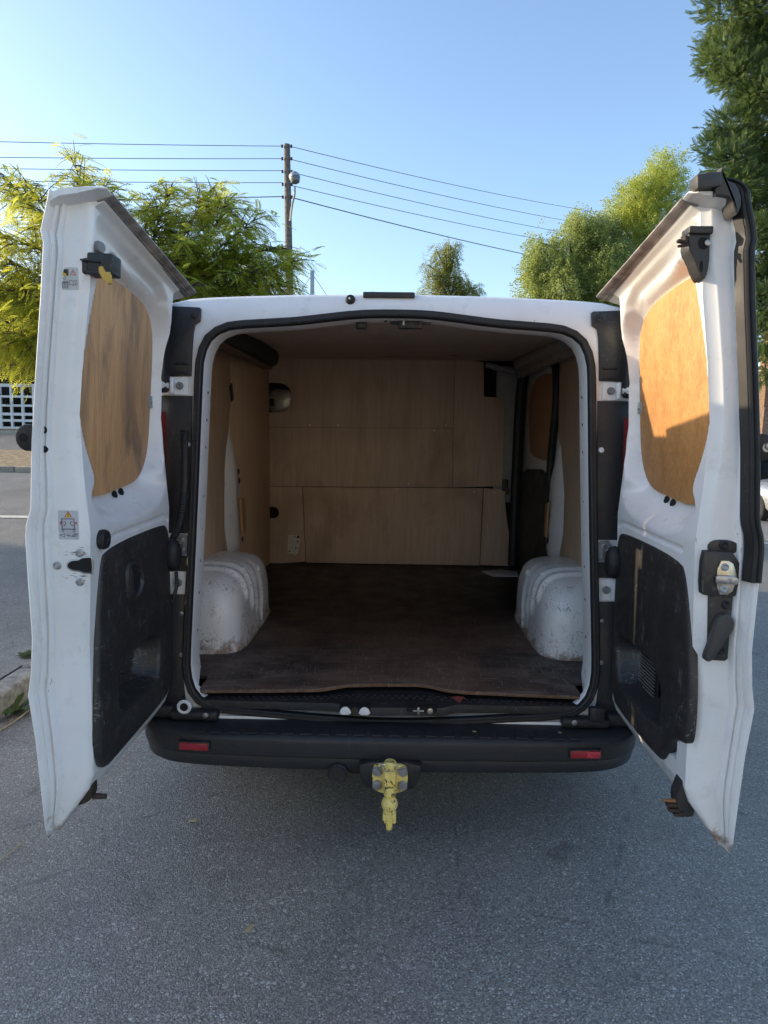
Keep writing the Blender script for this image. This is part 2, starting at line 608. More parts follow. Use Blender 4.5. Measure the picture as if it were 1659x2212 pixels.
def kerbs():
    k = tag(obj('kerb', MB().add([(-2.1, -6, -.2), (-1.98, -6, -.2), (-1.98, 4.9, -.2), (-2.1, 4.9, -.2)], [(0, 1, 2, 3)]), KERB), kind='structure')
    v, f = bevbox(.13, .905, .30, .018, 2)
    for i in range(12):
        mb = MB()
        random.seed(i)
        box(mb, (-2.03+random.uniform(-.006, .006), -5.5+i*.915, -.028+random.uniform(-.004, .006)), (.13, .903, .30), .02, 3)
        obj('kerb_stone', mb, KERB, k)
    k2 = tag(obj('kerb', MB().add([(-16, 12.3, -.2), (-6, 12.3, -.2), (-6, 12.4, -.2), (-16, 12.4, -.2)], [(0, 1, 2, 3)]), KERB), kind='structure')
    k3 = tag(obj('kerb', MB().add([(-16, 18.9, -.2), (-6, 18.9, -.2), (-6, 19., -.2), (-16, 19., -.2)], [(0, 1, 2, 3)]), KERB), kind='structure')
    for kk, y in ((k2, 12.33), (k3, 18.93)):
        for i in range(10):
            x = -15.5+i
            mb = MB()
            box(mb, (x, y, ground_z(x, y)-.02), (.985, .13, .26), .02, 2)
            obj('kerb_stone', mb, KERB, kk)
kerbs()

# ------------------------------------------------------------------ the van
van = empty('van', (0, 0, 0), 'white panel van with both rear doors wide open and a plywood lined load bay', 'van')
def P(name, mb, mat, parent=None, **k):
    return obj(name, mb, mat, parent or van, **k)

YT = lambda z: .12*min(1.15, max(0, (z-.45)/1.4))
half = [(0, 1.884), (.12, 1.882), (.24, 1.868), (.36, 1.853), (.47, 1.846), (.57, 1.839), (.60, 1.834), (.643, 1.817), (.680, 1.780), (.699, 1.72), (.703, 1.66), (.718, 1.2), (.739, .70), (.742, .60), (.728, .53), (.69, .48), (.64, .457), (.44, .443), (.24, .428), (0, .416)]
loop0 = half+[(-x, z) for x, z in half[-2:0:-1]]
outh = [(0, 1.958), (.3, 1.955), (.5, 1.948), (.65, 1.942), (.76, 1.934), (.815, 1.920), (.845, 1.885), (.856, 1.82), (.862, 1.70), (.870, 1.55), (.885, 1.35), (.905, 1.1), (.905, .8), (.89, .5), (.87, .40), (.6, .36), (0, .36)]
loop1 = outh+[(-x, z) for x, z in outh[-2:0:-1]]
CEN = (0, 1.15)
ANG = sorted([2*math.pi*i/140 for i in range(140)]+[math.atan2(s*z-CEN[1]*s, 0) for s in ()])
L0 = polar(chaikin(loop0, 1), CEN, ANG)
L1 = polar(chaikin(loop1, 1), CEN, ANG)
def ringoff(lp, off, dy):
    q = inset(lp, -off)
    return [(x, YT(z)+dy, z) for x, z in q]

def rear_frame():
    mb = MB()
    inner = ringoff(L0, -.013, .12)
    rings = [[(x*1.24, y+.01, 1.15+(z-1.15)*(1.03 if z > 1.15 else 1.02)) for x, y, z in inner], [(x, y if z > .56 else min(y, .045), z) for x, y, z in inner], ringoff(L0, -.017, .03), ringoff(L0, -.012, .008), ringoff(L0, 0, .002),
             ringoff(L0, .034, .004)]
    lo = ringoff(L1, -.012, .012)
    rings += [lo, ringoff(L1, -.003, .022), [(x, y+.05, z) for x, y, z in ringoff(L1, .004, 0)]]
    loft(mb, rings)
    P('rear_frame', mb, W, angle=50)
    s = MB()
    tube(s, ringoff(L0, .001, -.005), .0150, 16, True, lobes=5)
    P('door_seal', s, RUB)
rear_frame()

def body():
    mb = MB()
    base = [(x, z) for x, z in inset(L1, -.004)]
    yb = [YT(z)+.05 for x, z in base]
    def st(y, kx, top, zc=None):
        r = []
        for (x, z), y0 in zip(base, yb):
            zz = z if z < 1.1 else 1.1+(z-1.1)*(top-1.1)/(1.958-1.1)
            if top < 1.12:
                zz = min(z, top) if z < 1.1 else top
            bul = kx*(1+.115*sstep(1.15, 1.80, z))
            if top > 1.99: zz += .03*sstep(1.5, 1.85, z)
            r.append((x*bul, max(y, y0+.001), zz))
        return r
    rings = [[(x, y0, z) for (x, z), y0 in zip(base, yb)], st(.30, 1.02, 1.962), st(1.0, 1.045, 2.01), st(2.0, 1.05, 2.025), st(3.0, 1.05, 2.02), st(3.35, 1.045, 1.98),
             st(3.55, 1.04, 1.90), st(4.15, 1.02, 1.30), st(4.2, 1.02, 1.22), st(4.55, .99, 1.125), st(4.68, .96, 1.0), st(4.74, .9, .85)]
    n = len(rings[0])
    v = [p for r in rings for p in r]
    for i in range(len(rings)-1):
        for j in range(n):
            a, b = i*n+j, i*n+(j+1) % n
            zc = (v[a][2]+v[b][2])/2
            glass = (i in (5, 6) and zc > 1.28) or (i in (4, 5) and 1.30 < zc < 1.80)
            mb.f.append((a, b, b+n, a+n)); mb.m.append(1 if glass else 0)
    mb.f.append(tuple(range((len(rings)-1)*n, len(rings)*n))); mb.m.append(0)
    mb.v = [tuple(p) for p in v]
    P('body', mb, [W, GLASS], angle=40)
    u = MB()
    box(u, (0, 2.4, .40), (1.70, 4.4, .10), .01)
    P('underbody', u, UNDER)
    for sx, nm in ((-1, 0), (1, 0)):
        for yy in (.86, 4.0):
            t = MB()
            lathe(t, (sx*.74, yy, .325), (sx, 0, 0), [(.20, 0), (.29, 0), (.32, .03), (.325, .06), (.325, .16), (.315, .195), (.28, .21), (.2, .205)], 36)
            wh = P('wheel', t, TYRE)
            r = MB()
            lathe(r, (sx*.74, yy, .325), (sx, 0, 0), [(.001, .16), (.05, .19), (.06, .175), (.15, .17), (.19, .20), (.20, .19), (.2, .05)], 30)
            obj('rim', r, GREYP, wh)
    for x in (-.62, -.50, .52, .68):
        b = MB()
        box(b, (x, .10, .285), (.06, .05, .07), .006)
        P('underbody_bracket', b, UNDER)
    ex = MB()
    tube(ex, [(.30, .25, .30), (.30, .02, .27)], .025, 14)
    P('exhaust_tip', ex, RUST)
    for sx in (-1, 1):
        hl = MB()
        box(hl, (sx*.70, 4.66, .92), (.30, .12, .16), .04, 3)
        P('headlight', hl, GLASS)
        mi = MB()
        box(mi, (sx*1.04, 3.75, 1.25), (.16, .09, .24), .03, 3)
        P('wing_mirror', mi, BLK)
body()

def interior():
    # floor board with its worn wavy front edge
    fr = [(-.70, .03), (-.688, .012), (-.45, .028), (-.26, .046), (-.205, .072), (-.16, .098), (-.04, .112), (.10, .118), (.16, .10), (.205, .068), (.28, .05), (.5, .034), (.688, .022), (.70, .04)]
    pl = fr+[(.70, .16), (.88, .17), (.88, 2.54), (-.90, 2.54), (-.90, .17), (-.70, .16)]
    mb = MB()
    prism(mb, pl, (0, 0, .507), (1, 0, 0), (0, 1, 0), (0, 0, 1), .013, .001)
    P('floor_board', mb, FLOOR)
    e = MB()   # bare ply edge along the front
    for i in range(len(fr)-1):
        a, b = fr[i], fr[i+1]
        for k, (z0, z1) in enumerate(((.5085, .5115), (.513, .516))):
            e.add([(a[0], a[1]-.0015, z0), (b[0], b[1]-.0015, z0), (b[0], b[1]-.0015, z1), (a[0], a[1]-.0015, z1)], [(0, 1, 2, 3)])
    P('floor_board_edge', e, plain('ply_edge', (.20, .115, .06), .7, var=.4, vs_=40), recalc=False)
    # bulkhead boards
    bo = Vector((0, 2.5, 0)); EX = (1, 0, 0); EZ = (0, 0, 1); EN = (0, -1, 0)
    def board(poly, dy=0, mat=PLY_B, hole=None):
        m = MB()
        prism(m, poly, (0, 2.512-dy, 0), EX, EZ, EN, .012, .0015)
        return P('bulkhead_board', m, mat)
    arc = lambda cx, cz, rx, rz, a0, a1, n=10: [(cx+rx*math.cos(rad(a0+(a1-a0)*i/n)), cz+rz*math.sin(rad(a0+(a1-a0)*i/n))) for i in range(n+1)]
    oval = [(-.872, 1.585), (-.825, 1.585)]+arc(-.818, 1.672, .092, .087, -86, 0, 7)+arc(-.822, 1.715, .096, .073, 0, 88, 7)+[(-.872, 1.788)]
    board([(-.93, 1.955), (-.93, 1.788)]+oval[::-1]+[(-.872, 1.585), (-.93, 1.585), (-.93, 1.4825), (.403, 1.491), (.405, 1.965)])
    board([(-.93, 1.481), (-.93, 1.068), (.408, 1.079), (.403, 1.4895)])
    board([(.4075, 1.965), (.4055, 1.5), (.410, 1.079), (.72, 1.092), (.752, 1.10), (.757, 1.2), (.753, 1.69), (.745, 1.706), (.610, 1.712), (.603, 1.945)], .002)
    half_c = arc(-.856, .882, .042, .042, -90, 90, 8)
    d = board([(-.93, 1.065), (-.93, .924), (-.856, .924)]+half_c[::-1]+[(-.93, .84), (-.93, .53), (-.866, .512), (-.626, .533), (-.649, 1.066)], .001)
    board([(-.6445, 1.066), (-.6215, .526), (.6125, .526), (.6235, 1.0765)])
    board([(.6285, 1.0765), (.617, .530), (.824, .524), (.815, .75), (.79, .9), (.770, 1.055), (.755, 1.068)], .003)
    # void and metal seen through the holes
    b = MB()
    box(b, (0, 2.60, 1.22), (1.9, .02, 1.5), 0)
    P('bulkhead_void', b, DARK)
    m = MB()
    prism(m, chaikin([(-.90, 1.57), (-.77, 1.58), (-.715, 1.63), (-.715, 1.73), (-.78, 1.758), (-.90, 1.75)], 2), (0, 2.585, 0), EX, EZ, EN, .04, .03)
    P('seat_belt_bracket', m, plain('pale_cab_metal', (.34, .32, .29), .35, .5))
    m = MB()
    box(m, (-.868, 2.55, 1.655), (.03, .02, .05), .004)
    P('bracket_slot', m, DARK)
    # screws
    for x, z in ((-.597, 1.501), (-.40, 1.499), (.351, 1.51), (.017, 1.062), (.27, 1.475), (.10, 1.10), (-.70, .58), (.70, 1.05), (.56, 1.05), (-.30, 1.12)):
        s = MB()
        lathe(s, (x, 2.4995, z), (0, -1, 0), [(.0085, 0), (.0085, .002), (.005, .0035)], 10)
        P('screw', s, ZINC)
    # shipping label
    s = MB()
    s.add([(-.747, 2.4975, .722), (-.662, 2.4975, .728), (-.668, 2.4975, .66), (-.682, 2.4975, .588), (-.75, 2.4975, .590), (-.752, 2.4975, .65)], [(0, 1, 2, 3, 4, 5)])
    s.cm = 1
    random.seed(4)
    for r in range(13):
        z = .712-r*.0088
        x = -.742
        while x < -.69:
            wd = random.uniform(.006, .018)
            s.add([(x, 2.4965, z), (x+wd, 2.4965, z), (x+wd, 2.4965, z+.0035), (x, 2.4965, z+.0035)], [(0, 1, 2, 3)])
            x += wd+.004
    s.cm = 2
    for x, z, wd, h in ((-.686, .70, .018, .022), (-.686, .672, .012, .012), (-.70, .625, .010, .010), (-.745, .60, .012, .012), (-.705, .713, .008, .008)):
        s.add([(x, 2.496, z), (x+wd, 2.496, z), (x+wd, 2.496, z+h), (x, 2.496, z+h)], [(0, 1, 2, 3)])
    obj('shipping_label', s, [PAPER, plain('label_grey', (.30, .30, .30), .7), plain('label_black', (.05, .05, .05), .7)], d, recalc=False)
    # ceiling
    c = MB()
    loft(c, [[(-.80, .19, 1.878), (.80, .19, 1.878)], [(-.84, 1.3, 1.925), (.84, 1.3, 1.925)], [(-.88, 2.51, 1.955), (.88, 2.51, 1.955)]], False)
    loft(c, [[(-.80, .19, 1.89), (.80, .19, 1.89)], [(-.84, 1.3, 1.937), (.84, 1.3, 1.937)], [(-.88, 2.51, 1.967), (.88, 2.51, 1.967)]], False)
    P('ceiling_board', c, PLY_C, recalc=False)
    hb = MB()   # painted header lip between seal and ceiling
    top = [p for p in ringoff(L0, -.013, .11) if p[2] > 1.74 and abs(p[0]) < .68]
    top.sort(key=lambda p: p[0])
    loft(hb, [top, [(x*1.01, .21, z*.35+1.868*.65) for x, y, z in top]], False)
    P('header_lip', hb, W, recalc=False)
    for x, y, z, sx, a in ((-.04, 2.18, 1.945, .20, 0), (.36, 2.0, 1.939, .09, .5), (-.22, 2.3, 1.948, .04, .1)):
        k = MB()
        v = [(x-sx/2, y, z-.002), (x, y-.022, z-.0025), (x+sx/2, y+a*.1, z-.002), (x, y+.018, z-.0015)]
        k.add(v, [(0, 1, 2, 3)])
        P('ceiling_slot', k, DARK, recalc=False)
    # left wall
    ox = Vector((-.876, 0, 0)); EY = (0, 1, 0); EPX = (1, 0, 0)
    m = MB()
    prism(m, [(.13, .52), (.13, 1.90), (1.338, 1.925), (1.338, 1.78), (1.335, 1.70), (1.305, 1.50), (1.215, 1.36), (1.184, 1.25), (1.182, 1.05), (1.20, .90), (1.27, .75), (1.38, .62), (1.38, .52)], (-.889, 0, 0), EY, EZ, EPX, .012, .001)
    P('wall_board', m, PLY_W)
    m = MB()
    prism(m, [(1.343, 1.93), (1.343, 1.72), (1.325, 1.5), (1.36, 1.36), (1.40, 1.29), (1.49, 1.15), (1.56, .955), (1.50, .80), (1.40, .64), (1.40, .52), (2.50, .52), (2.50, 1.955)], (-.891, 0, 0), EY, EZ, EPX, .012, .001)
    P('wall_board', m, PLY_W)
    # pressed steel pillar showing between the boards
    def pillar(side, xw):
        q = MB()
        rows = []
        for i in range(40):
            z = .55+1.3*i/39
            c = lerp_tab([(.55, 1.44), (.75, 1.34), (.95, 1.36), (1.15, 1.32), (1.31, 1.32), (1.55, 1.33), (1.85, 1.34)], z)
            wd = lerp_tab([(.55, .10), (.72, .10), (.86, .16), (.95, .22), (1.15, .17), (1.31, .09), (1.42, .04), (1.5, .02), (1.85, .02)], z)
            bl = lerp_tab([(.55, .03), (.72, .032), (.84, .05), (.95, .055), (1.2, .05), (1.35, .03), (1.45, .008), (1.85, .004)], z)
            row = []
            for k in range(15):
                t = -1+2*k/14
                prof = max(0, 1-abs(t)**2.6)
                dent = .018*math.exp(-((t-.25)/.25)**2)*sstep(.84, .9, z)*(1-sstep(1.1, 1.2, z))
                row.append((side*(xw+.004-bl*prof+dent), c+t*wd, z))
            rows.append(row)
        loft(q, rows, False)
        return P('door_pillar', q, W, angle=80)
    pl_ = pillar(-1, .888)
    m = MB()
    prism(m, [(1.36, 1.095), (1.46, 1.08), (1.475, .92), (1.42, .872), (1.385, .97)], (-.845, 0, 0), EY, EZ, EPX, .014, .003)
    obj('wood_patch', m, PLY_S, pl_)
    for y, z in ((1.33, 1.24), (1.345, 1.19), (1.41, .86)):
        h = MB()
        lathe(h, (-.838, y, z), (1, 0, 0), [(.015, 0), (.015, .003), (.008, .002)], 12)
        obj('pillar_hole', h, DARK, pl_)
    m = MB()
    box(m, (-.871, 1.335, 1.66), (.006, .05, .09), .002, 1, Matrix.Rotation(.35, 3, 'X'))
    P('tape_strip', m, BLK)
    m = MB()  # black padded roof beam over the left wall
    prism(m, chaikin([(-.80, 1.875), (-.80, 1.94), (-.705, 1.94), (-.695, 1.885), (-.715, 1.84), (-.78, 1.84)], 2), (0, .22, 0), EX, EZ, (0, 1, 0), 1.6, .01)
    P('roof_beam', m, plain('black_foam_wrap', (.03, .026, .024), .85, var=.3, bumpy=.5))
    m = MB()
    for i in range(1):
        prism(m, chaikin([(-.805, 1.835), (-.805, 1.87), (-.745, 1.845), (-.72, 1.826), (-.78, 1.815)], 2), (0, .23, 0), EX, EZ, (0, 1, 0), 1.56, .006)
    P('beam_lath', m, plain('brown_lath', (.16, .105, .065), .75, var=.35))
    # right wall
    xr = .876
    m = MB()
    prism(m, [(.13, .52), (.13, 1.88), (1.40, 1.86), (1.40, 1.75), (1.375, 1.52), (1.33, 1.40), (1.27, 1.30), (1.245, 1.05), (1.27, .80), (1.30, .66), (1.30, .52)], (xr+.013, 0, 0), EY, EZ, (-1, 0, 0), .012, .001)
    P('wall_board', m, PLY_S if False else PLY_W)
    pr = pillar(1, .888)
    m = MB()
    prism(m, [(1.36, 1.095), (1.43, 1.08), (1.44, .90), (1.385, .90)], (.845, 0, 0), EY, EZ, (-1, 0, 0), .010, .003)
    obj('wood_patch', m, PLY_S, pr)
    for y, z in ((1.33, 1.26), (1.41, .86)):
        h = MB()
        lathe(h, (.838, y, z), (-1, 0, 0), [(.02, 0), (.02, .003), (.01, .002)], 12)
        obj('pillar_hole', h, DARK, pr)
    # sliding side door seen from inside: white skin, ply window blank, black lower trim, rubber loop
    m = MB()
    prism(m, [(1.42, .52), (2.75, .52), (2.75, 1.93), (1.42, 1.93)], (.925, 0, 0), EY, EZ, (-1, 0, 0), .03, .004)
    sdr = P('sliding_door', m, W)
    m = MB()
    prism(m, chaikin([(1.50, 1.83), (2.35, 1.80), (2.25, 1.36), (2.10, 1.315), (1.62, 1.30), (1.46, 1.50)], 2), (.894, 0, 0), EY, EZ, (-1, 0, 0), .008, .002)
    obj('window_board', m, PLY_S, sdr)
    m = MB()
    prism(m, chaikin([(1.50, .60), (2.55, .53), (2.60, 1.05), (2.40, 1.22), (1.62, 1.26), (1.55, 1.10)], 1), (.894, 0, 0), EY, EZ, (-1, 0, 0), .03, .01)
    obj('door_trim', m, BLK, sdr)
    m = MB()
    lp = chaikin([(1.44, .56), (1.40, .80), (1.42, 1.05), (1.50, 1.25), (1.45, 1.45), (1.40, 1.62), (1.42, 1.80), (1.52, 1.87), (2.40, 1.87), (2.62, 1.80), (2.68, 1.2), (2.66, .56)], 3, False)
    tube(m, [(.868, y, z) for y, z in lp], .022, 10)
    P('side_door_seal', m, RUB)
    m = MB()
    box(m, (.80, 2.555, 1.45), (.20, .03, .95), .008)
    P('b_pillar', m, plain('grey_pillar', (.30, .305, .31), .5))
    m = MB()
    tube(m, chaikin([(.868, 2.42, 1.86), (.852, 2.45, 1.75), (.846, 2.46, 1.2), (.842, 2.46, .54)], 2, False), .036, 10)
    P('side_door_gasket', m, RUB)
    m = MB()
    box(m, (.775, 2.49, 1.10), (.04, .02, .08), .006)
    box(m, (.79, 2.48, 1.06), (.02, .02, .05), .004)
    P('belt_anchor', m, BLK)
    m = MB()
    tube(m, [(.79, .35, 1.885), (.80, 1.2, 1.90), (.80, 2.3, 1.915)], .038, 10, flat=.7)
    box(m, (.83, 1.3, 1.86), (.05, 2.2, .06), .01)
    P('roof_rail', m, plain('grimy_white', (.30, .28, .26), .6, var=.25))
    m = MB()
    box(m, (.70, 2.40, 1.895), (.20, .05, .035), .01, 2, Matrix.Rotation(.25, 3, 'Y'))
    lathe(m, (.66, 2.37, 1.89), (0, -1, 0), [(.013, 0), (.013, .006), (.008, .01)], 12)
    P('cab_handle', m, GREYP)
    m = MB()
    box(m, (.84, 2.2, .545), (.10, .30, .05), .01)
    # wheel boxes
    for sd in (-1, 1):
        q = MB()
        rows = []
        e1, e2 = .42, .40
        pw = lambda t, e: math.copysign(abs(t)**e, t)
        for j in range(41):
            ph = (math.pi/2)*j/40
            cx, rx = pw(math.sin(ph), e2), pw(math.cos(ph), e2)
            row = []
            for i in range(181):
                th = math.pi*i/180
                y = .835-.415*pw(math.cos(th), e1+.08)*(.25+.75*rx)
                z = .508+.350*pw(math.sin(th), e1)*rx
                x = .885-.245*cx
                # base flares slightly and pressed ribs run over the shoulder
                rib = 0
                for yk, z0 in ((.60, .72), (.69, .65), (.79, .61), (.90, .59)):
                    rib += math.exp(-((y-yk)/.0115)**2)*sstep(z0-.02, z0+.02, z)
                rib *= .015
                x -= rib*cx
                z += rib*rx*(1 if z > .6 else 0)
                x -= .012*(1-sstep(.508, .56, z))
                row.append((sd*x, y, z))
            rows.append(row)
        loft(q, rows, False)
        P('wheel_box', q, WH, angle=80)
interior()

sheetm = MB()
prism(sheetm, [(.60, 2.30), (.66, 2.13), (.83, 2.15), (.85, 2.33), (.74, 2.36)], (0, 0, .5215), (1, 0, 0), (0, 1, 0), (0, 0, 1), .004, .001)
tag(obj('paper_sheet', sheetm, plain('pale_sheet', (.62, .64, .66), .5)), 'pale flat sheet lying on the dark load floor by the side door', 'paper sheet')

def sill_and_bumper():
    # black plastic sill step with raised studs
    m = MB()
    pl = [(-.70, .09), (-.68, -.012), (-.20, -.02), (-.15, -.048), (-.05, -.055), (.06, -.05), (.19, -.046), (.24, -.012), (.68, -.008), (.70, .09), (.70, .2), (-.70, .2)]
    prism(m, pl, (0, 0, .462), (1, 0, 0), (0, 1, 0), (0, 0, 1), .030, .006)
    sill = P('sill_plate', m, BLK)
    st = MB()
    random.seed(2)
    i = 0
    x = -.64
    while x < .64:
        wv = lerp_tab([(-.7, .0), (-.26, .03), (-.16, .062), (.16, .062), (.24, .03), (.7, .0)], x)
        for r in range(2):
            y = .002+wv*.7+r*.022
            if y < wv+.028:
                box(st, (x+(r % 2)*.012, y-.004, .4925), (.014, .010, .004), .0015, 1)
        x += .026
    o = obj('grip_stud', st, BLK, sill); o['kind'] = 'stuff'
    for x0, x1, mm in ((-.178, -.066, 0), (.062, .168, 1)):
        q = MB()
        box(q, ((x0+x1)/2, -.038, .487), (x1-x0, .045, .018), .004)
        lt = P('floor_latch', q, DARK)
        q = MB()
        if mm == 0:
            for cx in (x0+.022, x1-.022):
                q = MB()
                prism(q, chaikin([(-.024, -.015), (.024, -.015), (.012, .013), (-.012, .013)], 1), (cx, -.060, .482), (1, 0, 0), (0, 0, 1), (0, -1, 0), .006, .002)
                obj('latch_bracket', q, W, lt)
            q = MB(); lathe(q, ((x0+x1)/2, -.062, .483), (0, -1, 0), [(.013, 0), (.012, .006), (.006, .007)], 12); obj('latch_bolt', q, RUST, lt)
        else:
            box(q, ((x0+x1)/2-.012, -.064, .487), (.008, .008, .026), .002); box(q, ((x0+x1)/2-.012, -.063, .486), (.04, .006, .006), .002)
            obj('latch_pin', q, STEEL, lt)
            q = MB(); lathe(q, (x1-.024, -.062, .487), (0, -1, 0), [(.011, 0), (.010, .006), (.005, .007)], 12); obj('latch_bolt', q, ZINC, lt)
    # white body strip under the seal
    m = MB()
    for sg in (-1, 1):
        pts = [(sg*.62, .418), (sg*.40, .415), (sg*.25, .400), (sg*.10, .393)]
        q = [(sg*.62, .434), (sg*.40, .431), (sg*.25, .413), (sg*.10, .398)]
        loft(m, [[(a, -.016, b) for a, b in pts], [(a, -.012, b) for a, b in q]], False)
    P('sill_strip', m, W, recalc=False)
    # bumper
    path = [(-.945, .55, -1), (-.94, .30, -1), (-.925, .12, -.97), (-.905, .03, -.9), (-.875, -.035, -.72), (-.83, -.085, -.42), (-.76, -.118, -.22), (-.62, -.135, -.1), (-.3, -.147, -.03), (0, -.15, 0)]
    path = path+[(-x, y, -n) for x, y, n in path[-2::-1]]
    path = chaikin(path, 2, False)
    prof = [(-.16, .424), (-.13, .424), (-.06, .423), (-.016, .420), (-.006, .416), (.001, .406), (.002, .398), (.004, .353), (.002, .347), (-.008, .343), (-.011, .338), (-.009, .328), (-.014, .302), (-.022, .291), (-.05, .286), (-.10, .290)]
    m = MB()
    rings = []
    for x, y, nx in path:
        ny = -math.sqrt(max(0, 1-nx*nx))
        s_ = abs(nx)
        rings.append([(x+nx*o*(1-.45*s_), y+ny*o, z-.035*s_*(1 if z < .31 else 0)*(.0)+.012*s_*(1 if z < .3 else 0)) for o, z in prof])
    loft(m, rings, False)
    bp = P('bumper', m, BUMP, angle=40)
    t = MB()
    x = -.66
    while x < .67:
        box(t, (x, -.112, .4225), (.042, .045, .006), .002, 1)
        x += .062
    obj('step_tread', t, BUMP, bp)
    for sg in (-1, 1):
        z0 = .3755
        r = MB()
        box(r, (sg*.675, -.1375, z0), (.112, .014, .034), .003, 2, Matrix.Rotation(sg*.06, 3, 'Z'))
        obj('reflector_housing', r, BLK, bp)
        r = MB()
        box(r, (sg*.675, -.1445, z0), (.102, .006, .025), .0015, 2, Matrix.Rotation(sg*.06, 3, 'Z'))
        rr = obj('reflector', r, RED2, bp)
        r = MB()
        box(r, (sg*.675+.027, -.1465-(.0015 if sg < 0 else -.0015)*0, z0), (.048, .005, .0235), .0015, 2, Matrix.Rotation(sg*.06, 3, 'Z'))
        obj('bright_reflector', r, RED, bp)
    # step corner pieces and drain ring
    for sg in (-1, 1):
        c = MB()
        box(c, (sg*.70, -.028, .444), (.17, .05, .034), .01, 3)
        box(c, (sg*.85, .0, .448), (.14, .06, .05), .012, 3)
        P('corner_cover', c, BLK)
        c = MB()
        lathe(c, (sg*.655, -.058, .452), (0, -1, 0), [(.010, 0), (.010, .003), (.006, .004)], 12)
        P('cover_screw', c, STEEL)
    c = MB()
    lathe(c, (-.733, -.052, .480), (0, -1, 0), [(.026, 0), (.026, .003), (.022, .006), (.015, .004), (.015, -.004), (.0, -.004)], 24)
    P('white_grommet', c, W)
    c = MB()
    lathe(c, (-.733, -.054, .480), (0, -1, 0), [(.0145, 0), (.0145, .003), (.006, .002)], 18)
    P('grommet_hole', c, DARK)
    c = MB()
    box(c, (.735, -.045, .48), (.055, .03, .055), .008)
    P('corner_block', c, BLK)
sill_and_bumper()

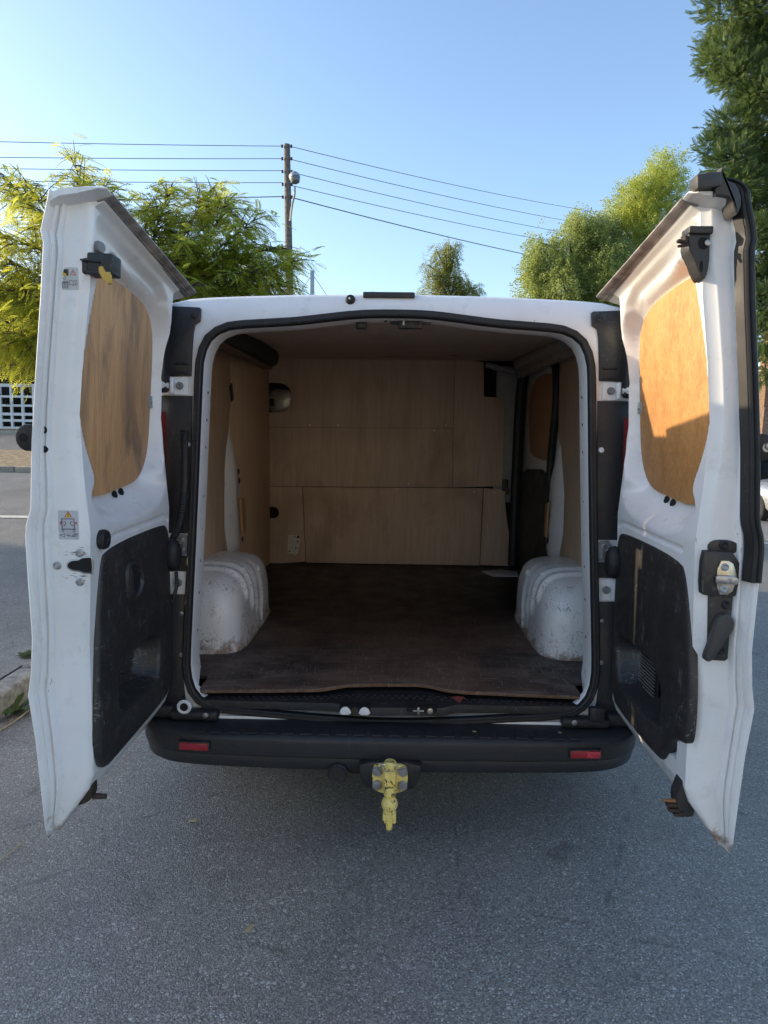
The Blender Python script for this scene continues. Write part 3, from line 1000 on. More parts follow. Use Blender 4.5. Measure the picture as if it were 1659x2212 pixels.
def pillars():
    for sg in (-1, 1):
        yv = lambda z: YT(z)
        def plate(name, poly, dy, h, mat, b=.004):
            m = MB()
            zc = sum(p[1] for p in poly)/len(poly)
            prism(m, [(sg*x, z) for x, z in poly], (0, yv(zc)+dy, 0), (1, 0, 0), (0, 0, 1), (0, -1, 0), h, b)
            m.v = [(x, y+yv(z)-yv(zc), z) for x, y, z in m.v]
            return P(name, m, mat)
        u_ = plate('pillar_cover', [(.698, 1.894), (.703, 1.900), (.80, 1.904), (.836, 1.88), (.845, 1.80), (.850, 1.655), (.731, 1.655), (.728, 1.74), (.724, 1.81), (.718, 1.838), (.700, 1.850)], .01, .016, BLK)
        b = MB(); lathe(b, (sg*.722, yv(1.87)-.006, 1.87), (0, -1, 0), [(.011, 0), (.011, .004), (.006, .006)], 12); obj('cover_clip', b, RUB, u_)
        for zz in (1.70, 1.665):
            b = MB(); box(b, (sg*.765, yv(zz)-.008, zz), (.05, .008, .010), .003); obj('cover_rib', b, RUB, u_)
        m = MB()
        box(m, (sg*.845, .105, 1.775), (.07, .12, .36), .015, 3)
        P('gap_cover', m, BLK)
        plate('pillar_cover', [(.726, 1.585), (.85, 1.585), (.85, 1.09), (.735, 1.09)], .01, .012, BLK)
        plate('pillar_cover', [(.738, 1.008), (.86, 1.008), (.86, .953), (.740, .953)], .01, .012, BLK)
        plate('pillar_cover', [(.744, .868), (.90, .868), (.90, .46), (.742, .46), (.757, .60)], .012, .012, BLK)
        # white hinge wells with bolts
        for z0, z1 in ((1.588, 1.652), (.872, .950)):
            w_ = plate('hinge_well', [(.742, z0), (.84, z0), (.84, z1), (.742, z1)], .006, .006, W, .002)
            m = MB()
            zc = (z0+z1)/2
            lathe(m, (sg*.772, yv(zc)-.002, zc), (0, -1, 0), [(.014, 0), (.014, .004), (.009, .006), (.009, .010), (.004, .009)], 14)
            obj('hinge_bolt', m, GREYP, w_)
            m = MB()
            box(m, (sg*.795, yv(zc)-.012, zc), (.012, .03, z1-z0-.006), .003, 2)
            obj('hinge_leaf', m, W, w_)
            m = MB()
            tube(m, [(sg*.815, yv(zc)+.01, zc), (sg*.835, -.03, zc), (sg*.845, -.075, zc)], .014, 8)
            obj('hinge_arm', m, W, w_)
        # check strap bracket
        w_ = plate('check_strap_plate', chaikin([(.735, 1.01), (.79, 1.01), (.79, 1.088), (.735, 1.088)], 1), -.004, .006, GREYP, .002)
        m = MB()
        for zz in (1.032, 1.068):
            lathe(m, (sg*.757, yv(1.05)-.010, zz), (0, -1, 0), [(.009, 0), (.009, .004), (.005, .005)], 10)
        obj('plate_bolt', m, STEEL, w_)
        m = MB()
        for zz in (1.042, 1.054):
            tube(m, [(sg*.757, yv(1.05)-.012, zz), (sg*.777, -.005, zz-.002), (sg*.79, -.03, zz-.004)], .004, 6)
        box(m, (sg*.772, yv(1.05)-.014, 1.048), (.012, .004, .022), .001)
        obj('check_strap', m, ZINC, w_)
        m = MB()
        prism(m, [(.822, 1.12), (.90, 1.10), (.895, 1.30), (.880, 1.52), (.811, 1.525), (.815, 1.35)], (0, .06, 0), (sg, 0, 0), (0, 0, 1), (0, -1, 0), .055, .012)
        P('tail_lamp', m, LAMP)
        m = MB()
        prism(m, [(.796, .615), (.90, .60), (.90, .83), (.796, .832)], (0, .02, 0), (sg, 0, 0), (0, 0, 1), (0, -1, 0), .03, .008)
        lw = P('tail_lamp', m, plain('dark_red_lamp', (.05, .006, .006), .15, coat=.6))
        for zz in (.65, .80):
            m = MB(); lathe(m, (sg*.760, yv(zz)-.004, zz), (0, -1, 0), [(.008, 0), (.008, .003), (.004, .004)], 10); obj('lamp_screw', m, STEEL, lw)
        if sg < 0:
            m = MB()
            pts = [(-.738, .03, 1.46), (-.735, .02, 1.38), (-.735, .012, 1.27), (-.741, .004, 1.19), (-.754, -.004, 1.12), (-.775, -.02, 1.075)]
            pts = chaikin(pts, 4, False)
            tube(m, pts, [.0125*(1+.14*(i % 2)) for i in range(len(pts))], 12)
            P('cable_conduit', m, RUB)
            m = MB()
            tube(m, [(-.775, .02, .955), (-.768, .004, .91), (-.778, -.004, .86), (-.80, -.01, .84)], .007, 8)
            P('drain_hose', m, RUB)
        m = MB()
        lathe(m, (sg*.742, yv(1.41)-.004, 1.41), (0, -1, 0), [(.011, 0), (.009, .008), (.002, .010)], 12)
        P('lamp_clip', m, W)
        # punched holes down the painted edge of the opening
        for z in (1.60, 1.50, 1.40, 1.22, 1.10, .98, .86, .72, .62):
            xx = lerp_tab([(.6, .7275), (1.2, .7045), (1.66, .6865)], z)
            m = MB()
            lathe(m, (sg*xx, yv(z)+.07, z), (-sg, 0, 0), [(.0055, -.004), (.0055, .0012), (.003, .0012)], 8)
            P('frame_hole', m, DARK)
    # roof strip, washer, header latch
    m = MB()
    box(m, (-.024, .145, 1.952), (.186, .03, .021), .004, 2)
    P('roof_strip', m, BLK)
    m = MB()
    lathe(m, (-.162, .142, 1.933), (0, -1, .2), [(.018, 0), (.018, .010), (.013, .020), (.004, .022)], 18)
    ws = P('washer_jet', m, RUB)
    m = MB(); lathe(m, (-.164, .118, 1.936), (0, -1, .2), [(.004, 0), (.003, .004)], 8); obj('jet_nozzle', m, W, ws)
    m = MB()
    box(m, (.056, .185, 1.868), (.150, .02, .022), .003)
    hl = P('header_latch', m, BLK)
    m = MB(); box(m, (.056, .175, 1.855), (.088, .03, .032), .006); obj('latch_case', m, BLK, hl)
    m = MB(); tube(m, [(.030, .156, 1.85), (.030, .156, 1.872)], .004, 8); obj('latch_pin', m, STEEL, hl)
    m = MB(); lathe(m, (.082, .158, 1.860), (0, -1, 0), [(.010, 0), (.010, .004), (.005, .003)], 14); obj('latch_bolt', m, RUB, hl)
    m = MB(); box(m, (-.125, .20, 1.855), (.040, .03, .030), .008, 3); P('roof_catch', m, BLK)
    for x in (-.035, .145):
        m = MB(); box(m, (x, .166, 1.866), (.010, .012, .007), .001); P('header_hole', m, DARK)
pillars()

def towbar():
    m = MB()
    prism(m, chaikin([(-.10, .350), (.114, .348), (.112, .30), (.095, .255), (.07, .245), (-.06, .247), (-.085, .258), (-.10, .30)], 1), (0, -.10, 0), (1, 0, 0), (0, 0, 1), (0, -1, 0), .075, .012)
    tb = P('tow_bar', m, BLK)
    m = MB()
    prism(m, chaikin([(-.055, .335), (-.035, .348), (.045, .348), (.066, .335), (.067, .275), (.050, .245), (-.035, .243), (-.054, .270)], 2), (0, -.178, 0), (1, 0, 0), (0, 0, 1), (0, -1, 0), .014, .004)
    obj('mounting_plate', m, YP, tb)
    for x in (-.037, .049):
        for z in (.325, .276):
            b = MB(); lathe(b, (x, -.192, z), (0, -1, 0), [(.0185, 0), (.0185, .003), (.0155, .003), (.0155, .013), (.013, .015)], 6)
            obj('bolt', b, STEEL, tb)
    m = MB()
    prism(m, chaikin([(-.014, .262), (.026, .262), (.026, .352), (.016, .366), (-.004, .366), (-.014, .352)], 1), (0, -.192, 0), (1, 0, 0), (0, 0, 1), (0, -1, 0), .036, .006)
    lathe(m, (.006, -.212, .352), (0, 0, 1), [(.022, 0), (.022, .012), (.016, .020)], 18)
    obj('tow_neck', m, YP, tb)
    m = MB()
    prf = [(.019, .290), (.021, .287), (.021, .282), (.018, .280), (.021, .277), (.021, .272), (.018, .270), (.020, .266), (.020, .261), (.013, .256)]
    lathe(m, (.006, -.228, 0), (0, 0, 1), [(r, h) for r, h in prf], 20)
    obj('tow_collar', m, YP, tb)
    m = MB()
    lathe(m, (.006, -.236, .233), (0, 0, 1), [(.0275*math.sin(math.pi*i/16), -.0275*math.cos(math.pi*i/16)) for i in range(1, 16)], 24)
    obj('tow_ball', m, YP, tb)
    m = MB()
    box(m, (.006, -.232, .200), (.041, .032, .042), .010, 3)
    for sg in (-1, 1):
        box(m, (.006+sg*.0165, -.232, .184), (.012, .03, .034), .005, 3)
    box(m, (.006, -.236, .166), (.022, .024, .048), .007, 3)
    obj('tow_hook', m, YP, tb)
    m = MB()
    tube(m, [(-.018, -.222, .362), (.030, -.222, .362)], .004, 8)
    lathe(m, (-.020, -.222, .362), (-1, 0, 0), [(.006, 0), (.006, .006)], 10)
    tube(m, chaikin([(-.02, -.225, .362), (-.012, -.24, .345), (.006, -.248, .352), (.022, -.24, .347), (.034, -.225, .362)], 3, False), .0016, 6)
    tube(m, chaikin([(-.022, -.225, .362), (-.026, -.215, .342), (-.020, -.20, .320)], 2, False), .0014, 6)
    obj('safety_pin', m, ZINC, tb)
    m = MB(); lathe(m, (.034, -.20, .327), (1, 0, 0), [(.008, 0), (.008, .010)], 6); obj('grub_screw', m, STEEL, tb)
    m = MB()
    lathe(m, (-.175, -.10, .290), (0, -1, 0), [(.020, -.04), (.030, 0), (.035, .02), (.035, .05), (.030, .055), (.026, .052), (.0, .052)], 24)
    sk = obj('socket', m, BLK, tb)
    m = MB()
    box(m, (-.115, -.10, .295), (.05, .02, .05), .005)
    lathe(m, (-.144, -.152, .284), (0, -1, 0), [(.007, 0), (.007, .004)], 10)
    obj('socket_bracket', m, RUST, tb)
towbar()

# ------------------------------------------------------------------ rear doors
TIN = [(.38, .885), (.41, .868), (.45, .838), (.50, .802), (.54, .788), (.60, .786), (.9, .785), (1.05, .778), (1.2, .773), (1.35, .785), (1.5, .790), (1.65, .775), (1.8, .754), (1.88, .747), (1.96, .738), (2.05, .732)]
TOUT = [(.38, .888), (.42, .897), (.52, .903), (.66, .912), (.78, .926), (.84, .916), (.93, .909), (1.08, .913), (1.19, .915), (1.22, .912), (1.26, .899), (1.43, .888), (1.6, .871), (1.78, .851), (1.9, .840), (1.93, .845), (2.0, .826), (2.05, .815)]
def ztop(u): return 1.946+.136*(u-.05)
PLYP = [(.585, 1.892), (.43, 1.895), (.22, 1.876), (.125, 1.853), (.07, 1.80), (.058, 1.72), (.062, 1.57), (.068, 1.43), (.085, 1.37), (.12, 1.325), (.17, 1.297), (.24, 1.287), (.52, 1.266), (.60, 1.335), (.65, 1.42), (.672, 1.50), (.665, 1.67), (.645, 1.80), (.62, 1.87)]
def tply(z): return .840-.06*(z-1.3)
_A = np.array(chaikin(PLYP, 2)); _B = np.roll(_A, -1, 0)
def ply_sd(U, Z):
    """signed distance (numpy) to the ply outline, positive outside"""
    Pn = np.stack([U, Z], -1)[..., None, :]
    AB = _B-_A
    t = np.clip(((Pn-_A)*AB).sum(-1)/(AB*AB).sum(-1), 0, 1)
    d = np.linalg.norm(Pn-(_A+t[..., None]*AB), axis=-1).min(-1)
    ins = np.zeros(U.shape, bool)
    for (x0, y0), (x1, y1) in zip(_A, _B):
        c = ((y0 > Z) != (y1 > Z)) & (U < (x1-x0)*(Z-y0)/((y1-y0) if y1 != y0 else 1e-9)+x0)
        ins ^= c
    return np.where(ins, -d, d)
def seg_d(U, Z, pts):
    best = np.full(U.shape, 9.0)
    for (x0, y0), (x1, y1) in zip(pts, pts[1:]):
        L = (x1-x0)**2+(y1-y0)**2
        t = np.clip(((U-x0)*(x1-x0)+(Z-y0)*(y1-y0))/L, 0, 1)
        best = np.minimum(best, np.hypot(U-x0-t*(x1-x0), Z-y0-t*(y1-y0)))
    return best
def smst(a, b, x):
    t = np.clip((x-a)/(b-a), 0, 1)
    return t*t*(3-2*t)

def tin_surface(U, Z, side):
    T0 = np.interp(Z, [p[0] for p in TIN], [p[1] for p in TIN])
    sd_ = ply_sd(U, Z)
    wd = (.036-.002*smst(1.78, 1.88, Z)+.050*(1-smst(1.27, 1.33, Z)))*(1-.72*smst(.56, .62, U)*smst(1.30, 1.36, Z))
    rec = 1-smst(.004, 1, np.maximum(sd_, 0)/wd)
    rec = np.where(sd_ < 0.004, 1, 1-smst(0, 1, (sd_-.004)/wd))
    T = T0+(np.maximum(.840-.06*(Z-1.3)+.012, T0)-T0)*rec
    zt = ztop(U)
    # pressed valley under the hood, running down the hinge side
    g = seg_d(U, Z, [(.64, ztop(.64)-.058), (.50, ztop(.50)-.058), (.17, ztop(.17)-.060), (.11, 1.87), (.075, 1.79), (.055, 1.64)])
    T += .032*(1-smst(.004, .030, g))*(1-rec)
    T -= .026*smst(-.030, -.012, Z-zt)
    # shallow bead above the trim and dents in the ledge
    b = seg_d(U, Z, [(.06, 1.155), (.10, 1.172), (.60, 1.166)])
    T += .006*(1-smst(.003, .010, b))
    T += .003*np.exp(-(((U-.30)/.05)**2+((Z-1.20)/.02)**2))
    T += .088*smst(.0, .012, np.minimum(np.minimum(U-.085, .62-U), np.minimum(Z-.585, .86-Z)))
    # curl away at the hinge edge
    T += .008*(1-smst(.028, .05, U))
    return T

def door_shell(side):
    NR = 400
    ui = np.concatenate([np.linspace(.03, .60, 150), np.linspace(.604, .684, 24)])
    rows = []
    hem = []
    for s_ in np.linspace(0, 1, NR):
        s2 = s_
        def zz(u):
            zb = .392+.014*(1-min(1, u/.7))
            return zb+(ztop(u)-.012-zb)*s2
        Z = np.array([zz(u) for u in ui])
        T = tin_surface(ui, Z, side)
        row = [(u, z, t) for u, z, t in zip(ui, Z, T)]
        zf = zz(.70)
        ti, to = lerp_tab(TIN, zf), lerp_tab(TOUT, zf)
        ti += .010*sstep(1.30, 1.42, zf)*(1-sstep(1.80, 1.9, zf))
        if side > 0: ti += .012*sstep(.5, .7, zf)
        thick = to-ti
        low = 1-sstep(.44, .56, zf)
        k = lambda f: ti+thick*f
        for u, f in ((.690, .045), (.694, .10), (.696, .16), (.6965, .35), (.696, .60), (.698, .655), (.708, .685), (.711, .71), (.7105, .745), (.703, .76), (.7025, .795), (.712, .81), (.720, .86), (.7175, .885), (.7185, .905), (.732, .925), (.734, .945), (.738, .975), (.737, 1.0), (.730, 1.012)):
            u_ = u-.0*low
            row.append((u_, zz(u_), k(f)))
        for u in (.60, .45, .30, .15, .03, -.03):
            z = zz(u)
            row.append((u, z, lerp_tab(TOUT, z)+.004))
        zh = zz(-.03)
        row.append((-.038, zh, lerp_tab(TOUT, zh)-.02))
        row.append((-.028, zh, (lerp_tab(TIN, zh)+lerp_tab(TOUT, zh))/2+.01))
        row.append((.0, zz(.0), lerp_tab(TIN, zh)+.045))
        row.append((.018, zz(.018), lerp_tab(TIN, zh)+.028))
        rows.append(row)
    mb = MB()
    loft(mb, [[(side*t, -u, z) for u, z, t in r] for r in rows], True, True, True)
    # hood along the top, curling over towards the roof
    rings = []
    prof = [(.745, -.022), (.722, -.014), (.706, -.010), (.695, -.007), (.688, -.003), (.690, .001), (.705, .003), (.74, .002), (.785, -.003), (.812, -.010), (.829, -.026), (.840, -.052), (.833, -.056), (.805, -.034), (.77, -.028)]
    for i in range(41):
        u = -.03+.771*i/40
        k_ = 1-.45*sstep(.722, .741, u)**2
        rings.append([(side*(.76+(t-.76)*(.5+.5*k_)), -u, ztop(u)-.02+(h+.02)*k_) for t, h in prof])
    loft(mb, rings, True, True, True)
    return mb

def door(side):
    left = side < 0
    D = P('rear_door', door_shell(side), WD, angle=42)
    D['label'] = 'open left rear door with streaked plywood window blank and grab handle' if left else 'open right rear door with black lock gear and rubber edge seal'
    q = lambda u, z, t: Vector((side*t, -u, z))
    EU, EZ, EI = (0, -1, 0), (0, 0, 1), (-side, 0, 0)   # EI points to the middle of the opening
    def add(name, mb, mat, **k): return obj(name, mb, mat, D, **k)
    # dirty drip strip along the underside of the hood
    m = MB()
    rings = []
    for i in range(31):
        u = -.025+.715*i/30
        rings.append([q(u, ztop(u)+h, t) for t, h in ((.727, -.012), (.7265, -.0185), (.716, -.0165), (.7145, -.0145), (.706, -.0135), (.7045, -.0115), (.694, -.0095), (.685, -.004), (.6855, .0), (.690, .001), (.70, -.004))])
    loft(m, rings, True, True, True)
    add('drip_strip', m, DIRTY)
    # ply blank
    m = MB()
    out = chaikin(PLYP, 2)
    rings = []
    for ins, dt in ((0, .009), (0, .0), (.0012, -.0008)):
        rings.append([q(u, z, tply(z)+dt) for u, z in (inset(out, ins) if ins else out)])
    loft(m, rings, True, True, True)
    add('plywood_panel', m, PLY_L if left else PLY_R)
    # metal clip and drain slots
    m = MB()
    prism(m, [(.052, 1.535), (.085, 1.535), (.085, 1.575), (.052, 1.575)], q(0, 0, tply(1.55)-.0015), EU, EZ, EI, .003, .001)
    cl = add('metal_clip', m, GALV)
    m = MB()
    lathe(m, q(.066, 1.555, tply(1.55)-.0045), EI, [(.007, 0), (.007, .002), (.004, .004)], 10)
    add('clip_screw', m, STEEL)
    for u in (.33, .28):
        m = MB()
        zc = 1.268+(.35-u)*.08
        pts = []
        for k in range(16):
            a = 2*math.pi*k/16
            uu, zz_ = u+.020*math.cos(a)-.006*math.sin(a), zc-.004+.011*math.sin(a)
            t_ = float(tin_surface(np.array([uu]), np.array([zz_]), side)[0])
            pts.append(q(uu, zz_, t_-.0015))
        m.add(pts, [tuple(range(16))])
        add('drain_slot', m, DARK, recalc=False)
    # lower black trim with its pocket
    if left:
        tp = [(.60, 1.146), (.633, 1.10), (.66, .90), (.688, .66), (.680, .575), (.64, .536), (.56, .535), (.13, .538), (.085, .56), (.052, .64), (.050, 1.06), (.065, 1.13), (.12, 1.15)]
        pk = [(.533, .755), (.505, .80), (.24, .795), (.19, .785), (.172, .74), (.19, .66), (.225, .630), (.535, .632)]
    else:
        tp = [(.60, 1.146), (.645, 1.10), (.68, .95), (.708, .80), (.708, .69), (.688, .662), (.640, .655), (.60, .625), (.555, .56), (.52, .54), (.13, .535), (.085, .56), (.052, .64), (.045, 1.06), (.06, 1.13), (.12, 1.152)]
        pk = [(.505, .80), (.20, .803), (.125, .785), (.095, .74), (.13, .65), (.19, .622), (.50, .622), (.517, .65)]
    tp = chaikin(tp, 2); pk = chaikin(pk, 2)
    pc = (sum(p[0] for p in pk)/len(pk), sum(p[1] for p in pk)/len(pk))
    an = sorted(set([round(2*math.pi*i/90, 5) for i in range(90)]+[round(math.atan2(p[1]-pc[1], p[0]-pc[0]) % (2*math.pi), 5) for p in tp+pk]))
    A, B = polar(tp, pc, an), polar(pk, pc, an)
    base = .786 if left else .790
    m = MB()
    R = lambda pl, t: [q(u, z, t) for u, z in pl]
    lipB = inset(B, -.010)
    rings = [R(A, base+.006), R(A, base-.006), R(inset(A, .003), base-.012), R(inset(A, .010), base-.016), R(inset(A, .018), base-.017), R(lipB, base-.017), R(inset(B, -.003), base-.014), R(B, base-.010), R(inset(B, .003), base+.0), R(inset(B, .018), base+.062), R(inset(B, .030), base+.072)]
    loft(m, rings, True, False, True)
    tr = add('trim_panel', m, TRIM, angle=50)
    if left:
        # D shaped pull: raised rim and a dark hollow
        Dp = chaikin([(.455, .985), (.455, 1.055), (.43, 1.068), (.38, 1.055), (.345, 1.02), (.35, .985), (.39, .958), (.43, .962)], 2)
        m = MB()
        rings = [R(inset(Dp, -.012), base-.016), R(inset(Dp, -.008), base-.024), R(inset(Dp, -.002), base-.026), R(inset(Dp, .002), base-.022), R(inset(Dp, .008), base+.0), R(inset(Dp, .016), base+.004)]
        loft(m, rings, True, False, False)
        add('pull_handle', m, TRIM)
        m = MB(); prism(m, inset(Dp, .001), q(0, 0, base-.016), EU, EZ, EI, .0015, 0)
        add('handle_hollow', m, DARK)
        m = MB(); prism(m, chaikin([(.455, .985), (.455, 1.055), (.435, 1.062), (.428, 1.0), (.40, .965), (.43, .960)], 1), q(0, 0, base-.016), EU, EZ, EI, .011, .003)
        add('handle_grip', m, TRIM)
    else:
        # vent grille on the pocket's outer wall: two banks of tilted louvres
        m = MB()
        for bank in (0, 1):
            for i in range(11):
                zc = .628+i*.0112
                uc = .185+bank*.072
                box(m, q(uc, zc, base+.050), (.010, .064, .004), .001, 1, Matrix.Rotation(side*rad(35), 3, 'Y'))
        gr = add('vent_grille', m, plain('grey_vent', (.20, .195, .185), .45))
        m = MB()
        box(m, q(.221, .684, base+.060), (.006, .158, .134), .002)
        add('vent_back', m, BLK)
    # hinge dome and round buffer
    m = MB()
    rings = []
    for r, h in ((.046, 0), (.050, .010), (.046, .026), (.034, .036), (.015, .040), (.001, .041)):
        rings.append([q(.062+r*.78*math.cos(a), 1.030+r*1.15*math.sin(a), base-.014-h) for a in [2*math.pi*k/28 for k in range(28)]])
    loft(m, rings, True, True, True)
    add('rubber_dome', m, RUB)
    m = MB()
    if left:
        lathe(m, q(.622, 1.172, .775), EI, [(.026, 0), (.027, .012), (.024, .020), (.012, .020), (.010, .016), (.0, .016)], 22)
        add('rubber_buffer', m, RUB)
    # screws on the jamb, latch cut-out
    def jamb(name, x, z, r, mat=STEEL, dy=0.0):
        j = MB()
        lathe(j, (x, -.6955-dy, z), (0, -1, 0), [(r, 0), (r, .003), (r*.72, .0045), (r*.68, .003), (r*.3, .003), (r*.25, .0015)], 16)
        add(name, j, mat)
    if left:
        for x, z in ((-.797, 1.148), (-.856, 1.114), (-.799, 1.072)):
            jamb('jamb_bolt', x, z, .0105)
        ph = chaikin([(-.829, 1.112), (-.826, 1.122), (-.815, 1.128), (-.800, 1.128), (-.790, 1.135), (-.772, 1.136), (-.766, 1.136), (-.766, 1.097), (-.772, 1.097), (-.790, 1.099), (-.800, 1.103), (-.818, 1.104)], 1)
        m = MB(); prism(m, inset(ph, -.004), (0, -.6965, 0), (1, 0, 0), (0, 0, 1), (0, -1, 0), .0015, .0005)
        add('strike_rim', m, STEEL)
        m = MB(); prism(m, ph, (0, -.6985, 0), (1, 0, 0), (0, 0, 1), (0, -1, 0), .0008, 0)
        add('strike_hole', m, DARK)
        for x in (-.884, -.869):
            for z in (1.460, 1.412):
                jamb('hem_bolt' if x < -.88 else 'hem_hole', x, z, .0085, STEEL if x < -.88 else DARK, .018 if x < -.88 else .0125)
        stickers(D)
        rs = random.Random(3)
        m = MB()
        for k in range(46):
            x = rs.gauss(-.800, .020); z = 1.117+rs.choice((-1, 1))*(.022+abs(rs.gauss(0, .009))); L_ = rs.uniform(.004, .020); h_ = rs.uniform(.0004, .0012)
            if x+L_ > -.772 or x < -.845: continue
            y_ = -.6968
            m.add([(x, y_, z), (x+L_*.6, y_, z+h_*.5), (x+L_, y_, z+rs.uniform(-.001, .001)), (x+L_*.5, y_, z-h_)], [(0, 1, 2, 3)])
        o_ = add('scuff_mark', m, plain('scuff_dark', (.10, .10, .10), .7), recalc=False); o_['kind'] = 'stuff'
        # upper catch: black box, grey knob, yellow lever
        m = MB()
        box(m, (-.722, -.668, 1.869), (.064, .060, .048), .006, 3, Matrix.Rotation(.06, 3, 'Y'))
        box(m, (-.760, -.672, 1.862), (.018, .050, .040), .007, 3)
        box(m, (-.742, -.700, 1.872), (.050, .012, .004), .0015, 1, Matrix.Rotation(.10, 3, 'Y'))
        box(m, (-.722, -.672, 1.846), (.066, .056, .010), .004, 2)
        add('upper_catch', m, BLK)
        m = MB()
        lathe(m, (-.752, -.655, 1.912), (.9, -.4, .05), [(.012, -.014), (.0155, -.008), (.0165, 0), (.0165, .018), (.013, .026), (.0, .028)], 20)
        add('catch_knob', m, GREYP)
        m = MB()
        prism(m, [(-.722, 1.858), (-.713, 1.860), (-.706, 1.846), (-.694, 1.846), (-.694, 1.820), (-.701, 1.817), (-.714, 1.830), (-.722, 1.845)], (0, -.692, 0), (1, 0, 0), (0, 0, 1), (0, -1, 0), .012, .002)
        add('catch_lever', m, YEL)
        # bottom catch
        m = MB()
        prism(m, chaikin([(-.797, .510), (-.806, .512), (-.838, .475), (-.842, .448), (-.815, .455), (-.797, .472)], 1), (0, -.64, 0), (1, 0, 0), (0, 0, 1), (0, -1, 0), .035, .004)
        tube(m, [(-.80, -.66, .470), (-.765, -.66, .470)], [.009, .007], 10)
        add('bottom_catch', m, RUST)
        hx = -1
    else:
        # rubber seal along the free edge, ending in a ragged cut
        zs = np.linspace(1.108, 2.02, 40)
        m = MB()
        rings = []
        for i, z in enumerate(zs):
            to = lerp_tab(TOUT, z); 
            wb = .058
            a = to-.034; b = to+.005
            jag = .006*math.sin(i*7.3) if i == 0 else 0
            pf = [(a+.001, .716), (a+.009, .734), (a+.011, .741), (a+.012, .740), (a+.015, .744), (a+.021, .746), (a+.024, .741), (a+.030, .747), (b-.004, .746), (b, .740), (b, .716)]
            rings.append([(t, -u, z+jag) for t, u in pf])
        # bend over the top corner
        for k in range(1, 9):
            a_ = k/8*math.pi/2
            z = 2.02+.050*math.sin(a_)
            sh = -.075*(1-math.cos(a_))
            rings.append([(t+sh-(t-.84)*.3*(k/8), -u, z+(t-.84)*.5*(k/8)) for t, u in pf])
        loft(m, rings, True, True, True)
        add('edge_seal', m, RUB)
        m = MB()
        box(m, (.722, -.735, 2.052), (.058, .05, .034), .006, 2, Matrix.Rotation(rad(-6), 3, 'Y'))
        prism(m, chaikin([(.735, 2.02), (.748, 2.084), (.756, 2.078), (.762, 2.055), (.790, 2.045), (.803, 2.005), (.794, 1.975), (.784, 1.985), (.776, 2.015), (.75, 2.02)], 1), (0, -.70, 0), (1, 0, 0), (0, 0, 1), (0, -1, 0), .055, .006)
        add('corner_cap', m, blackplastic('cap_rubber', (.05, .047, .045), .3, .5))
        # upper lock bracket
        m = MB()
        prism(m, chaikin([(0.7017, 1.9578), (0.7558, 1.9598), (0.7568, 1.9221), (0.7578, 1.8757), (0.7520, 1.8448), (0.7423, 1.8409), (0.7326, 1.8545), (0.7172, 1.8902), (0.7037, 1.9095), (0.7046, 1.9337)], 1), (0, -0.6550, 0), (1, 0, 0), (0, 0, 1), (0, -1, 0), .048, .005)
        box(m, (0.7297, -0.6870, 1.9549), (.058, .05, .018), .004)
        br = add('upper_lock_bracket', m, blackplastic('bracket_plastic', (.035, .034, .034), .25, .42))
        m = MB(); prism(m, chaikin([(0.7346, 1.8854), (0.7404, 1.8825), (0.7423, 1.8641), (0.7365, 1.8564), (0.7317, 1.8699)], 1), (0, -0.7035, 0), (1, 0, 0), (0, 0, 1), (0, -1, 0), .001, 0); add('bracket_hole', m, DARK)
        m = MB(); prism(m, chaikin([(0.7268, 1.9385), (0.7500, 1.9385), (0.7500, 1.9095), (0.7268, 1.9144)], 1), (0, -0.7035, 0), (1, 0, 0), (0, 0, 1), (0, -1, 0), .001, 0); add('bracket_recess', m, DARK)
        m = MB(); lathe(m, (0.7481, -0.7050, 1.9260), (0, -1, 0), [(.007, 0), (.007, .003), (.003, .004)], 12); add('bracket_screw', m, STEEL)
        m = MB()
        box(m, (0.6901, -0.7000, 1.9289), (.026, .012, .008), .002, 1, Matrix.Rotation(.2, 3, 'Y')); box(m, (0.6921, -0.7050, 1.9192), (.030, .008, .006), .002, 1, Matrix.Rotation(-.15, 3, 'Y')); box(m, (0.6998, -0.6950, 1.9366), (.010, .014, .014), .002, 1)
        add('lock_pawl', m, RUST)
        # latch on the jamb
        m = MB()
        prism(m, chaikin([(.800, 1.209), (.874, 1.207), (.877, 1.17), (.800, 1.17)], 2), (0, -.694, 0), (1, 0, 0), (0, 0, 1), (0, -1, 0), .006, .002)
        prism(m, chaikin([(.782, 1.180), (.800, 1.182), (.876, 1.178), (.878, 1.07), (.860, 1.062), (.795, 1.066), (.782, 1.075)], 1), (0, -.694, 0), (1, 0, 0), (0, 0, 1), (0, -1, 0), .018, .005)
        prism(m, [(.808, 1.07), (.870, 1.07), (.868, .900), (.860, .894), (.816, .897)], (0, -.694, 0), (1, 0, 0), (0, 0, 1), (0, -1, 0), .008, .003)
        add('latch_plate', m, TRIM)
        m = MB()
        prism(m, chaikin([(.818, 1.158), (.855, 1.158), (.868, 1.125), (.868, 1.105), (.857, 1.071), (.820, 1.071)], 1), (0, -.7125, 0), (1, 0, 0), (0, 0, 1), (0, -1, 0), .005, .002)
        add('latch_case', m, ZINC)
        m = MB(); box(m, (.838, -.720, 1.110), (.048, .008, .022), .004, 2); lathe(m, (.860, -.720, 1.108), (0, -1, 0), [(.010, 0), (.010, .006), (.006, .007)], 14); add('latch_pawl', m, STEEL)
        for x, z in ((.836, 1.142), (.836, 1.085)):
            m = MB(); lathe(m, (x, -.7175, z), (0, -1, 0), [(.010, 0), (.010, .003), (.007, .0045), (.004, .002)], 16); add('latch_bolt', m, GALV)
        for x, z in ((.838, 1.194), (.852, 1.042), (.848, .922)):
            m = MB(); lathe(m, (x, -.7005, z), (0, -1, 0), [(.011, 0), (.011, .004), (.008, .006), (.004, .003)], 14); add('plate_bolt', m, RUB)
